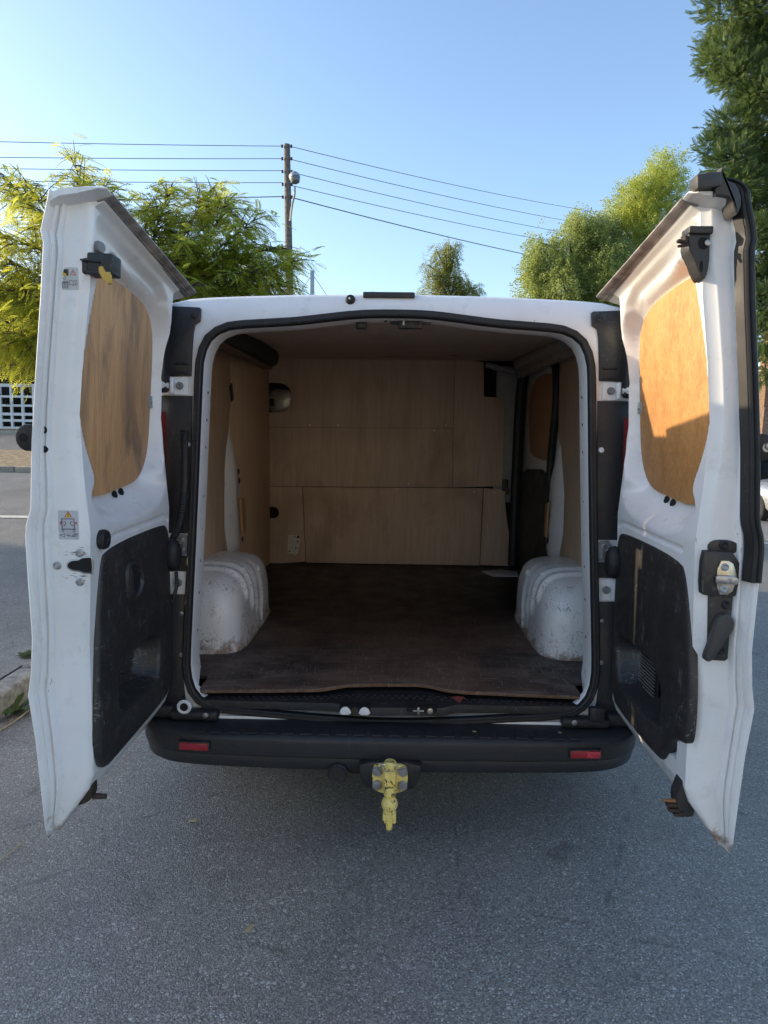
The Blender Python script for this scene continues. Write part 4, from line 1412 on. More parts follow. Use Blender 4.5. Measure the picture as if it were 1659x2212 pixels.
        m = MB()
        prism(m, chaikin([(.838, 1.023), (.856, 1.022), (.869, 1.003), (.868, .985), (.842, .940), (.822, .905), (.812, .897), (.801, .902), (.801, .915), (.812, .950), (.822, 1.0)], 1), (0, -.703, 0), (1, 0, 0), (0, 0, 1), (0, -1, 0), .022, .006)
        add('latch_lever', m, blackplastic('lever_plastic', (.045, .045, .046), .4, .45))
        # lower lock bracket hanging from the notch
        m = MB()
        prism(m, chaikin([(.815, .600), (.822, .560), (.830, .455), (.795, .448), (.780, .470), (.772, .505), (.785, .545), (.804, .600)], 1), (0, -.625, 0), (1, 0, 0), (0, 0, 1), (0, -1, 0), .045, .005)
        add('lower_lock_bracket', m, blackplastic('bracket_plastic_low', (.035, .034, .034), .3, .42))
        m = MB()
        tube(m, [(.785, -.66, .493), (.765, -.66, .492), (.738, -.66, .493)], [.006, .006, .003], 8)
        add('lock_pin', m, plain('rusty_orange_pin', (.30, .14, .06), .6, .3, var=.4, vs_=50))
        m = MB()
        box(m, (.768, -.66, .482), (.036, .02, .010), .003); box(m, (.776, -.66, .468), (.04, .02, .010), .003); box(m, (.785, -.66, .456), (.028, .02, .010), .003)
        add('lock_pawl', m, RUST)
        m = MB(); lathe(m, (.818, -.672, .49), (0, -1, 0), [(.008, 0), (.008, .003), (.004, .004)], 12); add('bracket_screw', m, STEEL)
    # puck lock hasp on the outside of the free edge
    m = MB()
    arc_ = [(side*(.884+.048*math.cos(a)), 1.441+.034*math.sin(a)*1.0) for a in [math.pi*(-.5+k/14) for k in range(15)]]
    pl = [(side*.884, 1.408), (side*.905, 1.408)]+[(side*(.900+.030*math.cos(a)), 1.441+.033*math.sin(a)) for a in [math.pi*(-.5+k/12) for k in range(1, 12)]]+[(side*.905, 1.474), (side*.884, 1.474)]
    prism(m, pl, (0, -.712, 0), (1, 0, 0), (0, 0, 1), (0, -1, 0), .024, .004)
    hs = add('lock_hasp', m, RUST if False else plain('hasp_black', (.028, .024, .022), .45, .4))
    m = MB()
    lathe(m, (side*.909, -.7365, 1.441), (0, -1, 0), [(.011, 0), (.011, .001), (.0, .001)], 16)
    if not left: lathe(m, (side*.914, -.7365, 1.445), (0, -1, 0), [(.010, .001), (.010, .006), (.004, .008)], 14)
    add('hasp_hole', m, DARK if left else STEEL)

def stickers(D):
    Y0 = -.6965
    cols = [PAPER, plain('print_black', (.03, .03, .035), .6), plain('print_red', (.55, .04, .05), .6), plain('print_yellow', (.75, .50, .04), .6), plain('print_grey', (.42, .44, .46), .6), plain('print_brown', (.10, .085, .06), .6), plain('sticker_silver', (.50, .52, .55), .5)]
    def flat(mb, pts, ci, d):
        mb.cm = ci
        mb.add([(x, Y0-d, z) for x, z in pts], [tuple(range(len(pts)))])
    def line(mb, pts, wd, ci, d):
        for a, b in zip(pts, pts[1:]):
            dx, dz = b[0]-a[0], b[1]-a[1]
            L = math.hypot(dx, dz); nx, nz = -dz/L*wd/2, dx/L*wd/2
            flat(mb, [(a[0]+nx, a[1]+nz), (b[0]+nx, b[1]+nz), (b[0]-nx, b[1]-nz), (a[0]-nx, a[1]-nz)], ci, d)
    def rrect(x0, z0, x1, z1, r=.004):
        o = []
        for cx, cz, a0 in ((x1-r, z1-r, 0), (x0+r, z1-r, 90), (x0+r, z0+r, 180), (x1-r, z0+r, 270)):
            o += [(cx+r*math.cos(rad(a0+k*30)), cz+r*math.sin(rad(a0+k*30))) for k in range(4)]
        return o
    rect = lambda x0, z0, x1, z1: [(x0, z0), (x1, z0), (x1, z1), (x0, z1)]
    # upper information sticker
    m = MB()
    x0, x1, z0, z1 = -.823, -.775, 1.803, 1.857
    flat(m, rrect(x0, z0, x1, z1), 0, 0)
    flat(m, rect(-.819, 1.837, -.799, 1.853), 5, .0006)
    flat(m, [(-.819, 1.837), (-.804, 1.837), (-.805, 1.842), (-.811, 1.845), (-.819, 1.844)], 3, .0012)
    flat(m, chaikin([(-.812, 1.844), (-.803, 1.842), (-.802, 1.851), (-.811, 1.851)], 1), 1, .0016)
    tri = [(-.795, 1.839), (-.781, 1.839), (-.788, 1.851)]
    line(m, tri+[tri[0]], .0013, 2, .0006)
    line(m, [(-.788, 1.847), (-.788, 1.8425)], .0012, 2, .0006); line(m, [(-.788, 1.8417), (-.788, 1.8407)], .0012, 2, .0006)
    c = [(-.810+.0033*math.cos(2*math.pi*k/12)*(1.12 if k % 3 == 0 else .92), 1.831+.0033*math.sin(2*math.pi*k/12)*(1.12 if k % 3 == 0 else .92)) for k in range(13)]
    line(m, c, .0009, 1, .0006)
    flat(m, rect(-.820, 1.807, -.800, 1.825), 4, .0006)
    line(m, [(-.815, 1.807), (-.815, 1.822), (-.803, 1.822), (-.803, 1.807)], .0008, 1, .0012)
    line(m, [(-.809, 1.807), (-.809, 1.823)], .0007, 1, .0012); line(m, [(-.822, 1.818), (-.800, 1.821)], .001, 1, .0012)
    line(m, [(-.798, 1.815), (-.798, 1.825), (-.792, 1.826), (-.788, 1.824), (-.784, 1.826), (-.779, 1.825), (-.779, 1.815), (-.784, 1.816), (-.788, 1.814), (-.792, 1.816), (-.798, 1.815)], .0010, 1, .0006)
    line(m, [(-.788, 1.824), (-.788, 1.814)], .0009, 1, .0008)
    line(m, [(-.7835, 1.8225), (-.7835, 1.8215)], .0015, 1, .0008); line(m, [(-.7835, 1.8205), (-.7835, 1.8170)], .0014, 1, .0008)
    obj('information_sticker', m, cols, D, recalc=False, smooth=False)
    # lower warning sticker
    m = MB()
    x0, x1, z0, z1 = -.849, -.797, 1.182, 1.257
    flat(m, rrect(x0, z0, x1, z1), 6, 0)
    X = lambda f: x0+(x1-x0)*f
    Zf = lambda f: z0+(z1-z0)*f
    flat(m, [(X(.32), Zf(.77)), (X(.68), Zf(.77)), (X(.5), Zf(.985))], 2, .0006)
    flat(m, [(X(.37), Zf(.785)), (X(.63), Zf(.785)), (X(.5), Zf(.945))], 3, .0010)
    line(m, [(X(.5), Zf(.90)), (X(.5), Zf(.83))], .0022, 1, .0014); line(m, [(X(.5), Zf(.815)), (X(.5), Zf(.797))], .0022, 1, .0014)
    ln = lambda pts, wd=.0009, c=1: line(m, [(X(a), Zf(b)) for a, b in pts], wd, c, .0008)
    ln([(.17, .36), (.17, .73), (.80, .73), (.80, .36)]); ln([(.20, .39), (.20, .70), (.77, .70), (.77, .39)]); ln([(.14, .37), (.85, .37)]); ln([(.14, .35), (.85, .35)])
    ln([(.18, .36), (.18, .27), (.26, .27), (.26, .36)]); ln([(.74, .36), (.74, .27), (.82, .27), (.82, .36)])
    ln([(.25, .60), (.34, .62), (.38, .57), (.34, .51), (.28, .49)], .0013); ln([(.72, .60), (.63, .62), (.59, .57), (.63, .51), (.69, .49)], .0013)
    flat(m, [(X(.24), Zf(.485)), (X(.32), Zf(.515)), (X(.31), Zf(.465))], 1, .001); flat(m, [(X(.74), Zf(.485)), (X(.66), Zf(.515)), (X(.67), Zf(.465))], 1, .001)
    for cx, sg in ((.12, -1), (.88, 1)):
        st = []
        for k in range(16):
            a = 2*math.pi*k/16
            r = .055 if k % 2 else .030
            st.append((X(cx+r*math.cos(a)*.9), Zf(.57+r*1.35*math.sin(a))))
        flat(m, st, 2, .0006)
    ln([(.05, .15), (.30, .21), (.30, .09), (.05, .15)]); ln([(.38, .16), (.50, .16)]); ln([(.38, .135), (.50, .135)]); ln([(.48, .19), (.58, .148), (.48, .105)])
    flat(m, [(X(.62), Zf(.10)), (X(.84), Zf(.12)), (X(.97), Zf(.20)), (X(.76), Zf(.21))], 4, .0006)
    ln([(.62, .10), (.84, .12), (.97, .20), (.76, .21), (.62, .10)]); ln([(.72, .11), (.87, .205)])
    obj('warning_sticker', m, cols, D, recalc=False, smooth=False)

door(-1)
door(1)

# ------------------------------------------------------------------ vegetation
rng = np.random.default_rng(7)
def unit(v):
    return v/np.maximum(np.linalg.norm(v, axis=-1, keepdims=True), 1e-9)
def frames(d, upv=None):
    """orthonormal frames with x along d, random roll limited round up"""
    d = unit(d)
    u = np.array([0, 0, 1.0])+rng.normal(0, .35, d.shape) if upv is None else upv
    s = unit(np.cross(u, d))
    n = np.cross(d, s)
    return d, s, n
def inst(proto, faces, pos, d, scale, upv=None):
    """place a prototype (k,3 verts; x forward, y side, z up) at many points"""
    X, Yv, Zv = frames(d, upv)
    N = len(pos); K = len(proto)
    V = pos[:, None, :]+scale[:, None, None]*(proto[None, :, 0:1]*X[:, None, :]+proto[None, :, 1:2]*Yv[:, None, :]+proto[None, :, 2:3]*Zv[:, None, :])
    F = (faces[None]+(np.arange(N)*K)[:, None, None]).reshape(-1, faces.shape[1])
    return V.reshape(-1, 3), F
def leafquads(items):
    V, F = [], []
    for (b, d, s, L, wd) in items:
        b, d, s = np.array(b), np.array(d), np.array(s)
        k = len(V)
        V += [b, b+d*L*.45+s*wd*.5, b+d*L, b+d*L*.45-s*wd*.5]
        F.append((k, k+1, k+2, k+3))
    return np.array(V), np.array(F)
def proto_pinnate(pairs=8):
    it = []
    for i in range(pairs):
        t = (i+1)/(pairs+.5)
        x, z = t, -.28*t*t
        ln = .26*(1-.5*abs(t-.5))
        for sg in (-1, 1):
            d = np.array([.45, sg*.85, -.18]); d /= np.linalg.norm(d)
            it.append(((x, 0, z), d, (.8, -sg*.4, 0.1), ln, ln*.42))
    it.append(((1, 0, -.28), (.9, 0, -.3), (0, 1, 0), .2, .09))
    return leafquads(it)
def proto_strand(n=14):
    it = []
    for i in range(n):
        t = i/n
        a = i*2.4
        d = np.array([.5, math.cos(a)*.7, math.sin(a)*.7]); d /= np.linalg.norm(d)
        s = np.cross(d, [0.3, math.sin(a), -math.cos(a)]); s /= np.linalg.norm(s)
        it.append(((t, math.cos(a)*.02, math.sin(a)*.02), d, s, .16, .085))
    return leafquads(it)
def proto_spray(n=9):
    it = [((0, 0, 0), (1, 0, 0), (0, 1, 0), 1.0, .05)]
    for i in range(n):
        t = .12+.8*i/n
        L = .42*(1-.55*t)
        for sg in (-1, 1):
            d = np.array([.78, sg*.6, .05*(i % 3-1)]); d /= np.linalg.norm(d)
            it.append(((t, 0, 0), d, (.1*sg, .0, 1.0) if i % 2 else (-.6*sg, .7, .3), L, .055))
    return leafquads(it)
PIN, STR, SPR = proto_pinnate(), proto_strand(), proto_spray()

def limb(mb, a, b, r0, r1, bend=.15, n=7, seed=0):
    rs = np.random.default_rng(seed)
    a, b = np.array(a, float), np.array(b, float)
    L = np.linalg.norm(b-a)
    off = rs.normal(0, 1, 3)*bend*L*.5+np.array([0, 0, bend*L*.6])
    pts = [a*(1-t)**2+2*t*(1-t)*((a+b)/2+off)+b*t*t for t in np.linspace(0, 1, n)]
    tube(mb, pts, [r0+(r1-r0)*t for t in np.linspace(0, 1, n)], 7)
    return np.array(pts)

def spray_tree(name, base, label, group, trunk_top, tips, r_trunk, mat, bark=BARK, density=60, frond=(.26, .42), proto=PIN, spread=.55, droop=.25, twig=1.0, seed=1, cat='tree', inner=.25):
    """trunk, limbs bending to the given tips, twigs along the limbs, fronds along the twigs"""
    rs = np.random.default_rng(seed)
    t = empty(name, base, label, cat, group)
    b = np.array(base, float)
    mb = MB()
    limb(mb, b+[0, 0, -.1], trunk_top, r_trunk, r_trunk*.6, .05, 8, seed)
    Pp, Dd = [], []
    for i, tip in enumerate(tips):
        pts = limb(mb, trunk_top, tip, r_trunk*.28, .006, .16, 9, seed*100+i)
        L = np.linalg.norm(pts[-1]-pts[0])
        nt_ = int(max(5, L*5.5*twig))
        for k in range(nt_):
            u = inner+(1-inner)*rs.random()**.8
            j = min(int(u*8), 7); f_ = u*8-j
            p = pts[j]*(1-f_)+pts[j+1]*f_
            ax = unit(pts[j+1]-pts[j])
            dv = unit(ax*.55+rs.normal(0, 1, 3)*np.array([.8, .8, .45]))
            tl = spread*(.35+.65*rs.random())*(1.15-.5*u)
            q = p+dv*tl+np.array([0, 0, -droop*tl*.5])
            if True:
                tube(mb, [p, (p+q)/2+np.array([0, 0, .04]), q], [.010, .007, .003], 4)
            nf = max(2, int(density*tl/10))
            for m_ in range(nf):
                v = .15+.85*(m_+rs.random())/nf
                Pp.append(p+(q-p)*v+rs.normal(0, .03, 3))
                side = unit(np.cross(dv, [0, 0, 1.0])+1e-3)*(1 if m_ % 2 else -1)
                Dd.append(unit(dv*.6+side*.8+rs.normal(0, .3, 3)+np.array([0, 0, -droop])))
    obj('trunk', mb, bark, t, recalc=False)
    Pp, Dd = np.array(Pp), np.array(Dd)
    sc = rs.uniform(frond[0], frond[1], len(Pp))
    V, F = inst(proto[0], proto[1], Pp, Dd, sc)
    npobj('crown', V, F, mat, t)
    return t

def clump_tree(name, base, label, group, blobs, r_trunk, mat, proto=STR, per=150, size=(.45, .8), hang=.7, seed=1, bark=BARK, out=.6, cat='tree', core=.55, breakup=0):
    """trunk with limbs into ellipsoid clumps (x,y,z,rx,ry,rz) whose leaf sprays fill shells, hanging by `hang`"""
    rs = np.random.default_rng(seed)
    t = empty(name, base, label, cat, group)
    b = np.array(base, float)
    if breakup:
        kids = []
        for (x, y, z, rx, ry, rz) in blobs:
            for k in range(breakup):
                d_ = unit(rs.normal(0, 1, 3)+np.array([0, -.3, .25]))
                f_ = rs.uniform(.28, .5)
                kids.append((x+d_[0]*rx*.92, y+d_[1]*ry*.9, z+d_[2]*rz*.92, rx*f_, ry*f_, rz*f_*1.15))
        blobs = [(x, y, z, rx*.82, ry*.82, rz*.82) for x, y, z, rx, ry, rz in blobs]+kids
    mb = MB()
    top = np.array([b[0], b[1], max(x[2] for x in blobs)*.86])
    tp = limb(mb, b+[0, 0, -.2], top, r_trunk, r_trunk*.2, .03, 10, seed)
    Pp, Dd = [], []
    for i, (x, y, z, rx, ry, rz) in enumerate(blobs):
        c = np.array([x, y, z])
        j = int(np.argmin(np.abs(tp[:, 2]-(z-.35*np.hypot(x-b[0], y-b[1])))))
        limb(mb, tp[j], c, r_trunk*.30, .02, .1, 6, seed*50+i)
        n = int(per*(rx*ry+rx*rz+ry*rz)/3)
        d = unit(rs.normal(0, 1, (n, 3)))
        r = core+(1-core)*rs.random(n)**.6
        lump = 1+.22*np.sin(d[:, 0]*5+i)*np.cos(d[:, 2]*6+i*2)+.12*rs.normal(0, 1, n)
        p = c+d*(r*lump)[:, None]*np.array([rx, ry, rz])
        Pp.append(p)
        Dd.append(unit(d*out+np.array([0, 0, -hang])+rs.normal(0, .35, (n, 3))))
    obj('trunk', mb, bark, t, recalc=False)
    Pp, Dd = np.concatenate(Pp), np.concatenate(Dd)
    V, F = inst(proto[0], proto[1], Pp, Dd, rs.uniform(size[0], size[1], len(Pp)))
    npobj('crown', V, F, mat, t)
    return t

def trees():
    zg = ground_z(-4.2, 9.2)
    tips = [(-6.25, 9.3, 5.35), (-5.6, 8.6, 5.1), (-5.05, 9.0, 5.55), (-4.95, 9.3, 5.15), (-4.5, 8.7, 5.05), (-3.98, 9.4, 5.1), (-3.5, 8.8, 5.05), (-2.97, 9.2, 5.25), (-2.7, 9.0, 4.95), (-2.2, 8.7, 4.62), (-1.95, 9.2, 4.35), (-1.58, 8.9, 4.08), (-1.75, 9.0, 3.7), (-2.1, 8.6, 3.9),
            (-2.6, 9.4, 4.3), (-3.1, 8.4, 4.4), (-3.6, 9.5, 4.3), (-4.2, 8.3, 4.3), (-4.9, 8.6, 4.4), (-5.4, 9.4, 4.2), (-6.0, 8.5, 4.3), (-3.0, 8.3, 3.6), (-3.8, 8.4, 3.4), (-2.5, 8.9, 3.5), (-4.5, 8.5, 3.3), (-5.3, 8.4, 3.5), (-6.3, 8.8, 3.6), (-6.8, 9.2, 4.4), (-7.2, 8.8, 3.8),
            (-6.1, 8.3, 2.75), (-5.75, 8.6, 2.45), (-6.5, 8.7, 2.8), (-5.5, 8.9, 2.9), (-7.2, 9.2, 2.9), (-4.6, 9.8, 2.8), (-3.4, 9.6, 3.0)]
    spray_tree('locust_tree', (-4.3, 9.3, zg), 'airy yellow green tree with feathery leaves behind the open left door', None, (-4.2, 9.2, 2.9), tips, .13, LEAF_A, density=155, frond=(.15, .28), spread=.85, droop=.40, twig=5.2, seed=3)
    # weeping birch pair on the right
    clump_tree('weeping_tree', (6.3, 24.5, ground_z(6.3, 24.5)), 'grey green weeping tree below the taller yellow green one, right of the roof', 'trees behind the van on the right',
               [(4.75, 24, 6.6, .55, .8, 1.0), (5.35, 24.2, 7.5, .7, .9, 1.15), (6.1, 24, 8.15, .85, 1, .95), (6.9, 24.3, 8.1, .8, 1, .9), (7.6, 24.2, 7.9, .9, 1, 1.2), (5.8, 23.6, 6.7, .9, .9, 1.1), (6.8, 23.5, 6.8, .9, .9, 1.2), (7.7, 23.6, 6.6, .9, .9, 1.2), (4.9, 24, 5.3, .9, 1, 1.3), (6.4, 24, 5.0, 1.3, 1, 1.4), (8.2, 24, 5.2, 1.2, 1, 1.4)],
               .20, LEAF_B, STR, 520, (.32, .62), .95, 11, core=.45, breakup=5)
    clump_tree('broadleaf_tree', (9.0, 25.5, ground_z(9, 25.5)), 'tall yellow green tree rising above the grey green weeping tree beside the right door', 'trees behind the van on the right',
               [(8.0, 25, 9.35, .5, .7, .8), (8.6, 25, 9.9, .65, .8, .9), (9.25, 25.2, 10.45, .65, .8, .95), (9.9, 25, 10.4, .6, .8, .85), (8.5, 24.8, 8.7, .9, .9, .9), (9.6, 24.8, 9.2, 1.0, 1, 1.1), (8.7, 24.7, 7.5, 1.0, 1, 1.1), (9.9, 24.8, 7.6, 1.1, 1, 1.2), (8.9, 25, 6.2, 1.2, 1, 1.2), (10.2, 25, 6.0, 1.1, 1, 1.2), (9.3, 25, 4.6, 1.4, 1, 1.3)],
               .22, LEAF_B2, STR, 520, (.30, .52), .15, 12, out=.8, core=.45, breakup=5)
    clump_tree('small_tree', (2.1, 28.5, ground_z(2.1, 28.5)), 'small drooping tree standing alone above the middle of the van roof', None,
               [(1.75, 28, 8.55, .42, .5, .62), (2.15, 28.1, 8.75, .45, .5, .5), (1.5, 28, 7.9, .5, .6, .7), (2.1, 28, 8.0, .55, .6, .7), (2.6, 28.2, 7.6, .5, .6, .5), (3.1, 28.1, 7.3, .45, .6, .42), (1.3, 28, 7.2, .6, .6, .6), (2.1, 28, 7.0, .8, .7, .8), (3.0, 28, 6.8, .7, .7, .5), (1.9, 28.2, 5.8, 1.0, .8, .9)],
               .14, leaf('small_tree_leaf', (.06, .10, .026), (.24, .25, .05), .45, 1.1, 5, 2.0), STR, 520, (.26, .46), .9, 13, core=.35, breakup=3)
    # tall conifer at the right edge
    bl = []
    rs = np.random.default_rng(5)
    for (x, z, r) in ((7.9, 11.6, .75), (7.85, 10.7, .62), (7.60, 10.25, .50), (7.95, 9.85, .55), (8.35, 9.35, .5), (7.95, 8.75, .55), (7.55, 8.3, .42), (7.75, 7.85, .5), (8.1, 7.3, .55), (8.5, 8.4, .7), (8.6, 10.2, .8), (8.7, 11.5, .9), (9.3, 10.8, 1.0), (9.2, 9.4, .9), (9.2, 8.0, .9), (8.7, 6.9, .7), (9.4, 6.6, .9), (8.8, 5.9, .65), (9.3, 5.2, .8), (8.85, 4.6, .6), (9.2, 3.9, .7), (9.0, 3.2, .6), (8.4, 12.6, .8), (9.2, 12.4, 1.0), (9.0, 13.4, .9), (9.8, 13.6, .9), (10.2, 9.0, 1.2), (10.3, 6.5, 1.2), (10.2, 11.5, 1.2), (10.1, 4.2, 1.1), (8.35, 5.2, .5), (8.4, 6.2, .5)):
        bl.append((x, 15.6+rs.uniform(-.5, .5), z, r*1.05, r, r*.72))
    c = clump_tree('conifer_tree', (9.6, 16.6, ground_z(9.6, 16.6)), 'tall dark conifer towering at the edge beside the open right door', None, bl, .26, LEAF_C, SPR, 2600, (.13, .29), -.32, 14, DEADW, out=.9, core=.4)
    mb = MB()
    for a, b, r in (((8.75, 15.2, 7.1), (8.55, 14.7, 7.75), .07), ((9.1, 15.3, 5.4), (8.6, 14.7, 5.0), .02), ((9.2, 15.3, 4.6), (8.7, 14.6, 5.1), .018), ((9.2, 15.2, 6.3), (8.7, 14.7, 6.0), .022), ((9.2, 15.2, 7.3), (8.7, 14.7, 7.0), .02), ((9.2, 15.3, 3.9), (8.8, 14.6, 4.4), .018), ((9.3, 15.1, 9.0), (8.75, 14.6, 9.25), .02)):
        limb(mb, a, b, r, r*.6, .1, 6, int(a[2]*10))
    obj('bare_branch', mb, DEADW, c, recalc=False)

def hedge(name, x0, x1, y0, y1, z0, z1, label, mat, n, size, seed, group=None, rough=1.0):
    rs = np.random.default_rng(seed)
    t = empty(name, ((x0+x1)/2, (y0+y1)/2, z0), label, 'hedge', group)
    m = MB()
    box(m, ((x0+x1)/2, (y0+y1)/2, (z0+z1)/2), (max(.1, x1-x0-.5), max(.1, y1-y0-.5), z1-z0-.3), .1, 2)
    obj('stems', m, UNDER, t)
    # points on the faces of the box, pushed in and out
    p = np.stack([rs.uniform(x0, x1, n), rs.uniform(y0, y1, n), rs.uniform(z0, z1, n)], -1)
    f = rs.integers(0, 5, n)
    nrm = np.zeros((n, 3))
    for k, (ax, val, s_) in enumerate(((0, x0, -1), (0, x1, 1), (1, y0, -1), (1, y1, 1), (2, z1, 1))):
        msk = f == k
        p[msk, ax] = val
        nrm[msk, ax] = s_
    wob = .16*np.sin(p[:, 0]*2.1+p[:, 2]*1.7)+.16*np.sin(p[:, 1]*1.9+p[:, 2]*2.3)+rs.normal(0, .10, n)-.12
    p += nrm*(wob*rough)[:, None]
    d = unit(nrm*.7+rs.normal(0, .6, (n, 3))+np.array([0, 0, .1]))
    V, F = inst(STR[0], STR[1], p, d, rs.uniform(size[0], size[1], n))
    npobj('foliage', V, F, mat, t)
    return t

trees()
hedge('hedge', -18, -7.0, 20.6, 22.8, 1.2, 5.6, 'dark overgrown hedge behind the white lattice fence', LEAF_D, 9000, (.35, .75), 21, None, 2.2)
hedge('hedge', 8.75, 12.5, 17.6, 19.2, -.7, 2.6, 'dark ivy covered hedge behind the parked silver car', LEAF_D, 1600, (.25, .45), 22)
hedge('hedge', -10.6, -9.2, -5.5, 6.7, 0, 3.35, 'tall hedge added out of view left of the van to shade the road', LEAF_D, 6000, (.3, .5), 23)  # unseen blocker, sized to shade the road yet leave the right door sunlit

def treeline():
    rs = np.random.default_rng(41)
    n = 9000
    x = rs.uniform(-70, 80, n)
    top = 4.6+1.5*np.sin(x*.21)+1.1*np.sin(x*.53+1)
    z = rs.uniform(-1.2, 1, n)*0+rs.random(n)**.7*(top+1.5)-1.5
    y = 60+rs.normal(0, 1.6, n)-.02*np.abs(x)
    V, F = inst(STR[0], STR[1], np.stack([x, y, z], -1), unit(rs.normal(0, 1, (n, 3))+np.array([0, 0, .3])), rs.uniform(.9, 1.7, n))
    o = npobj('treeline', V, F, LEAF_D)
    tag(o, 'far belt of dark trees closing off the end of the road', 'trees', None, 'stuff')
treeline()

def fill_house():  # added out of view: a sunlit pale wall bouncing warm light into the van
    R_ = Matrix.Rotation(rad(26), 3, 'Z')
    O = Vector((2.0, -13.5, 0))
    t = empty('fill_house', O, 'pale building added out of view behind the camera to bounce sunlight into the van', 'fill_house')
    def tr(mb):
        mb.v = [tuple(R_ @ Vector(p)+O) for p in mb.v]
        return mb
    m = MB(); box(m, (0, -3.0, 2.7), (12, 6, 5.6)); obj('wall', tr(m), plain('pale_render', (.74, .71, .64), .85, var=.06), t)
    m = MB(); prism(m, [(-3.5, 5.4), (3.5, 5.4), (0, 8.0)], (-6.3, -3.0, 0), (0, 1, 0), (0, 0, 1), (1, 0, 0), 12.6); obj('roof', tr(m), plain('roof_tile', (.20, .10, .07), .8, var=.3), t)
    for x in (-4, -1.3, 1.4, 4.1):
        for z in (1.5, 4.1):
            if x == 1.4 and z == 1.5: continue
            m = MB(); box(m, (x, .01, z), (1.2, .1, 1.3), .01); wf = obj('window', tr(m), FENCE, t)
            m = MB(); box(m, (x, .05, z), (1.05, .04, 1.15)); obj('pane', tr(m), GLASS, wf)
    m = MB(); box(m, (1.4, .01, 1.05), (1.0, .1, 2.1), .01); obj('door', tr(m), plain('door_green', (.03, .08, .05), .4), t)
fill_house()

# low scrub between the conifer and the birches, seen over the roof edge
clump_tree('shrub', (-1.6, 25, ground_z(-1.6, 25)), 'wispy shrub top peeping over the roof beside the steel post', None,
           [(-1.35, 25, 6.05, .45, .4, .22), (-.95, 25, 6.12, .3, .3, .22), (-2.3, 25, 6.0, .3, .3, .16), (-1.6, 25, 5.3, 1.0, .6, .6), (-1.5, 25, 3.5, 1.2, .8, 1.4)], .08, LEAF_B, STR, 60, (.25, .45), .1, 31, cat='shrub')

# ------------------------------------------------------------------ pole, lamp, wires, post
def poles():
    zg = ground_z(-2.93, 17)
    m = MB()
    tube(m, [(-2.90, 17, zg-.2), (-2.915, 17, 5), (-2.975, 17, 8.86)], [.125, .108, .082], 14)
    pole = empty('utility_pole', (-2.9, 17, zg), 'weathered wooden utility pole carrying the overhead wires', 'utility pole')
    obj('post', m, POLEW, pole, recalc=False)
    for i, z in enumerate((8.80, 8.49, 8.17, 7.85, 7.53)):
        for sg in (-1, 1):
            k = MB()
            x = -2.97+(8.86-z)*.012
            lathe(k, (x+sg*.12, 16.93, z-.05), (0, 0, 1), [(.012, 0), (.03, .01), (.035, .03), (.02, .045), (.032, .06), (.02, .08)], 10)
            obj('insulator', k, plain('insulator_brown', (.06, .04, .03), .3) if i+sg == -1 else bpy.data.materials['insulator_brown'], pole)
    lamp = empty('street_lamp', (-2.86, 16.9, 7.0), 'globe street lamp on a bent arm fixed to the wooden pole', 'street lamp')
    m = MB()
    tube(m, chaikin([(-2.87, 16.86, 6.9), (-2.80, 16.75, 7.3), (-2.71, 16.6, 7.50), (-2.70, 16.5, 7.66)], 2, False), .028, 8)
    obj('arm', m, GALV, lamp, recalc=False)
    m = MB()
    ax = Vector((.25, -.25, -.95)).normalized()
    lathe(m, (-2.70, 16.48, 7.88), ax, [(.02, -.12), (.09, -.10), (.135, -.04), (.145, .02), (.14, .035)], 20)
    obj('lamp_hood', m, GALV, lamp)
    m = MB()
    lathe(m, (-2.70, 16.48, 7.88), ax, [(.135, .035), (.13, .08), (.10, .15), (.05, .18), (.0, .19)], 20)
    gl = NT('lamp_glass'); gl.set('Base Color', (.12, .125, .12)); gl.set('Roughness', .1); gl.set('Coat Weight', .6)
    obj('lamp_globe', m, gl.mat, lamp)
    names = ('topmost', 'second highest', 'middle', 'second lowest', 'lowest')
    left_end = ((-8.91, 14, 7.80), (-8.93, 14, 7.47), (-8.94, 14, 7.23), (-8.95, 14, 6.97), (-8.97, 14, 6.54))
    right_end = ((10.46, 34, 12.33), (10.9, 34, 11.62), (10.9, 34, 11.05), (10.9, 34, 10.55), (10.9, 34, 9.60))
    def wire(a, b, sag, r, ext, label, group):
        a, b = Vector(a), Vector(b)
        b = a+(b-a)*ext
        m = MB()
        n = 24
        pts = [a.lerp(b, i/n)-Vector((0, 0, sag*4*(i/n)*(1-i/n))) for i in range(n+1)]
        tube(m, pts, r, 5, cap=False)
        tag(obj('overhead_wire', m, WIRE, None, recalc=False), label, 'overhead wire', group)
    for i in range(5):
        z = (8.80, 8.49, 8.19, 7.89, 7.54)[i]
        wire((-3.08, 16.95, z), left_end[i], .06, .0085 if i < 4 else .013, 2.2, names[i]+' overhead wire running left from the wooden pole', 'overhead wires left of the pole')
        z = (8.79, 8.47, 8.15, 7.82, 7.52)[i]
        wire((-2.85, 16.95, z), right_end[i], .25, .0095 if i < 4 else .015, 1.3, names[i]+' overhead wire running right from the wooden pole to the trees', 'overhead wires right of the pole')
    pst = empty('steel_post', (-2.9, 22, ground_z(-2.9, 22)), 'grey steel stub post with two guy wires just above the roof', 'post')
    m = MB()
    box(m, (-2.90, 22, 3.6), (.13, .13, 6.3), .01)
    obj('post', m, GALV, pst)
    for x in (-3.95, -1.75):
        m = MB()
        tube(m, [(-2.9, 22, 6.65), (x, 22, 5.0)], .010, 5)
        obj('guy_wire', m, WIRE, pst, recalc=False)
poles()

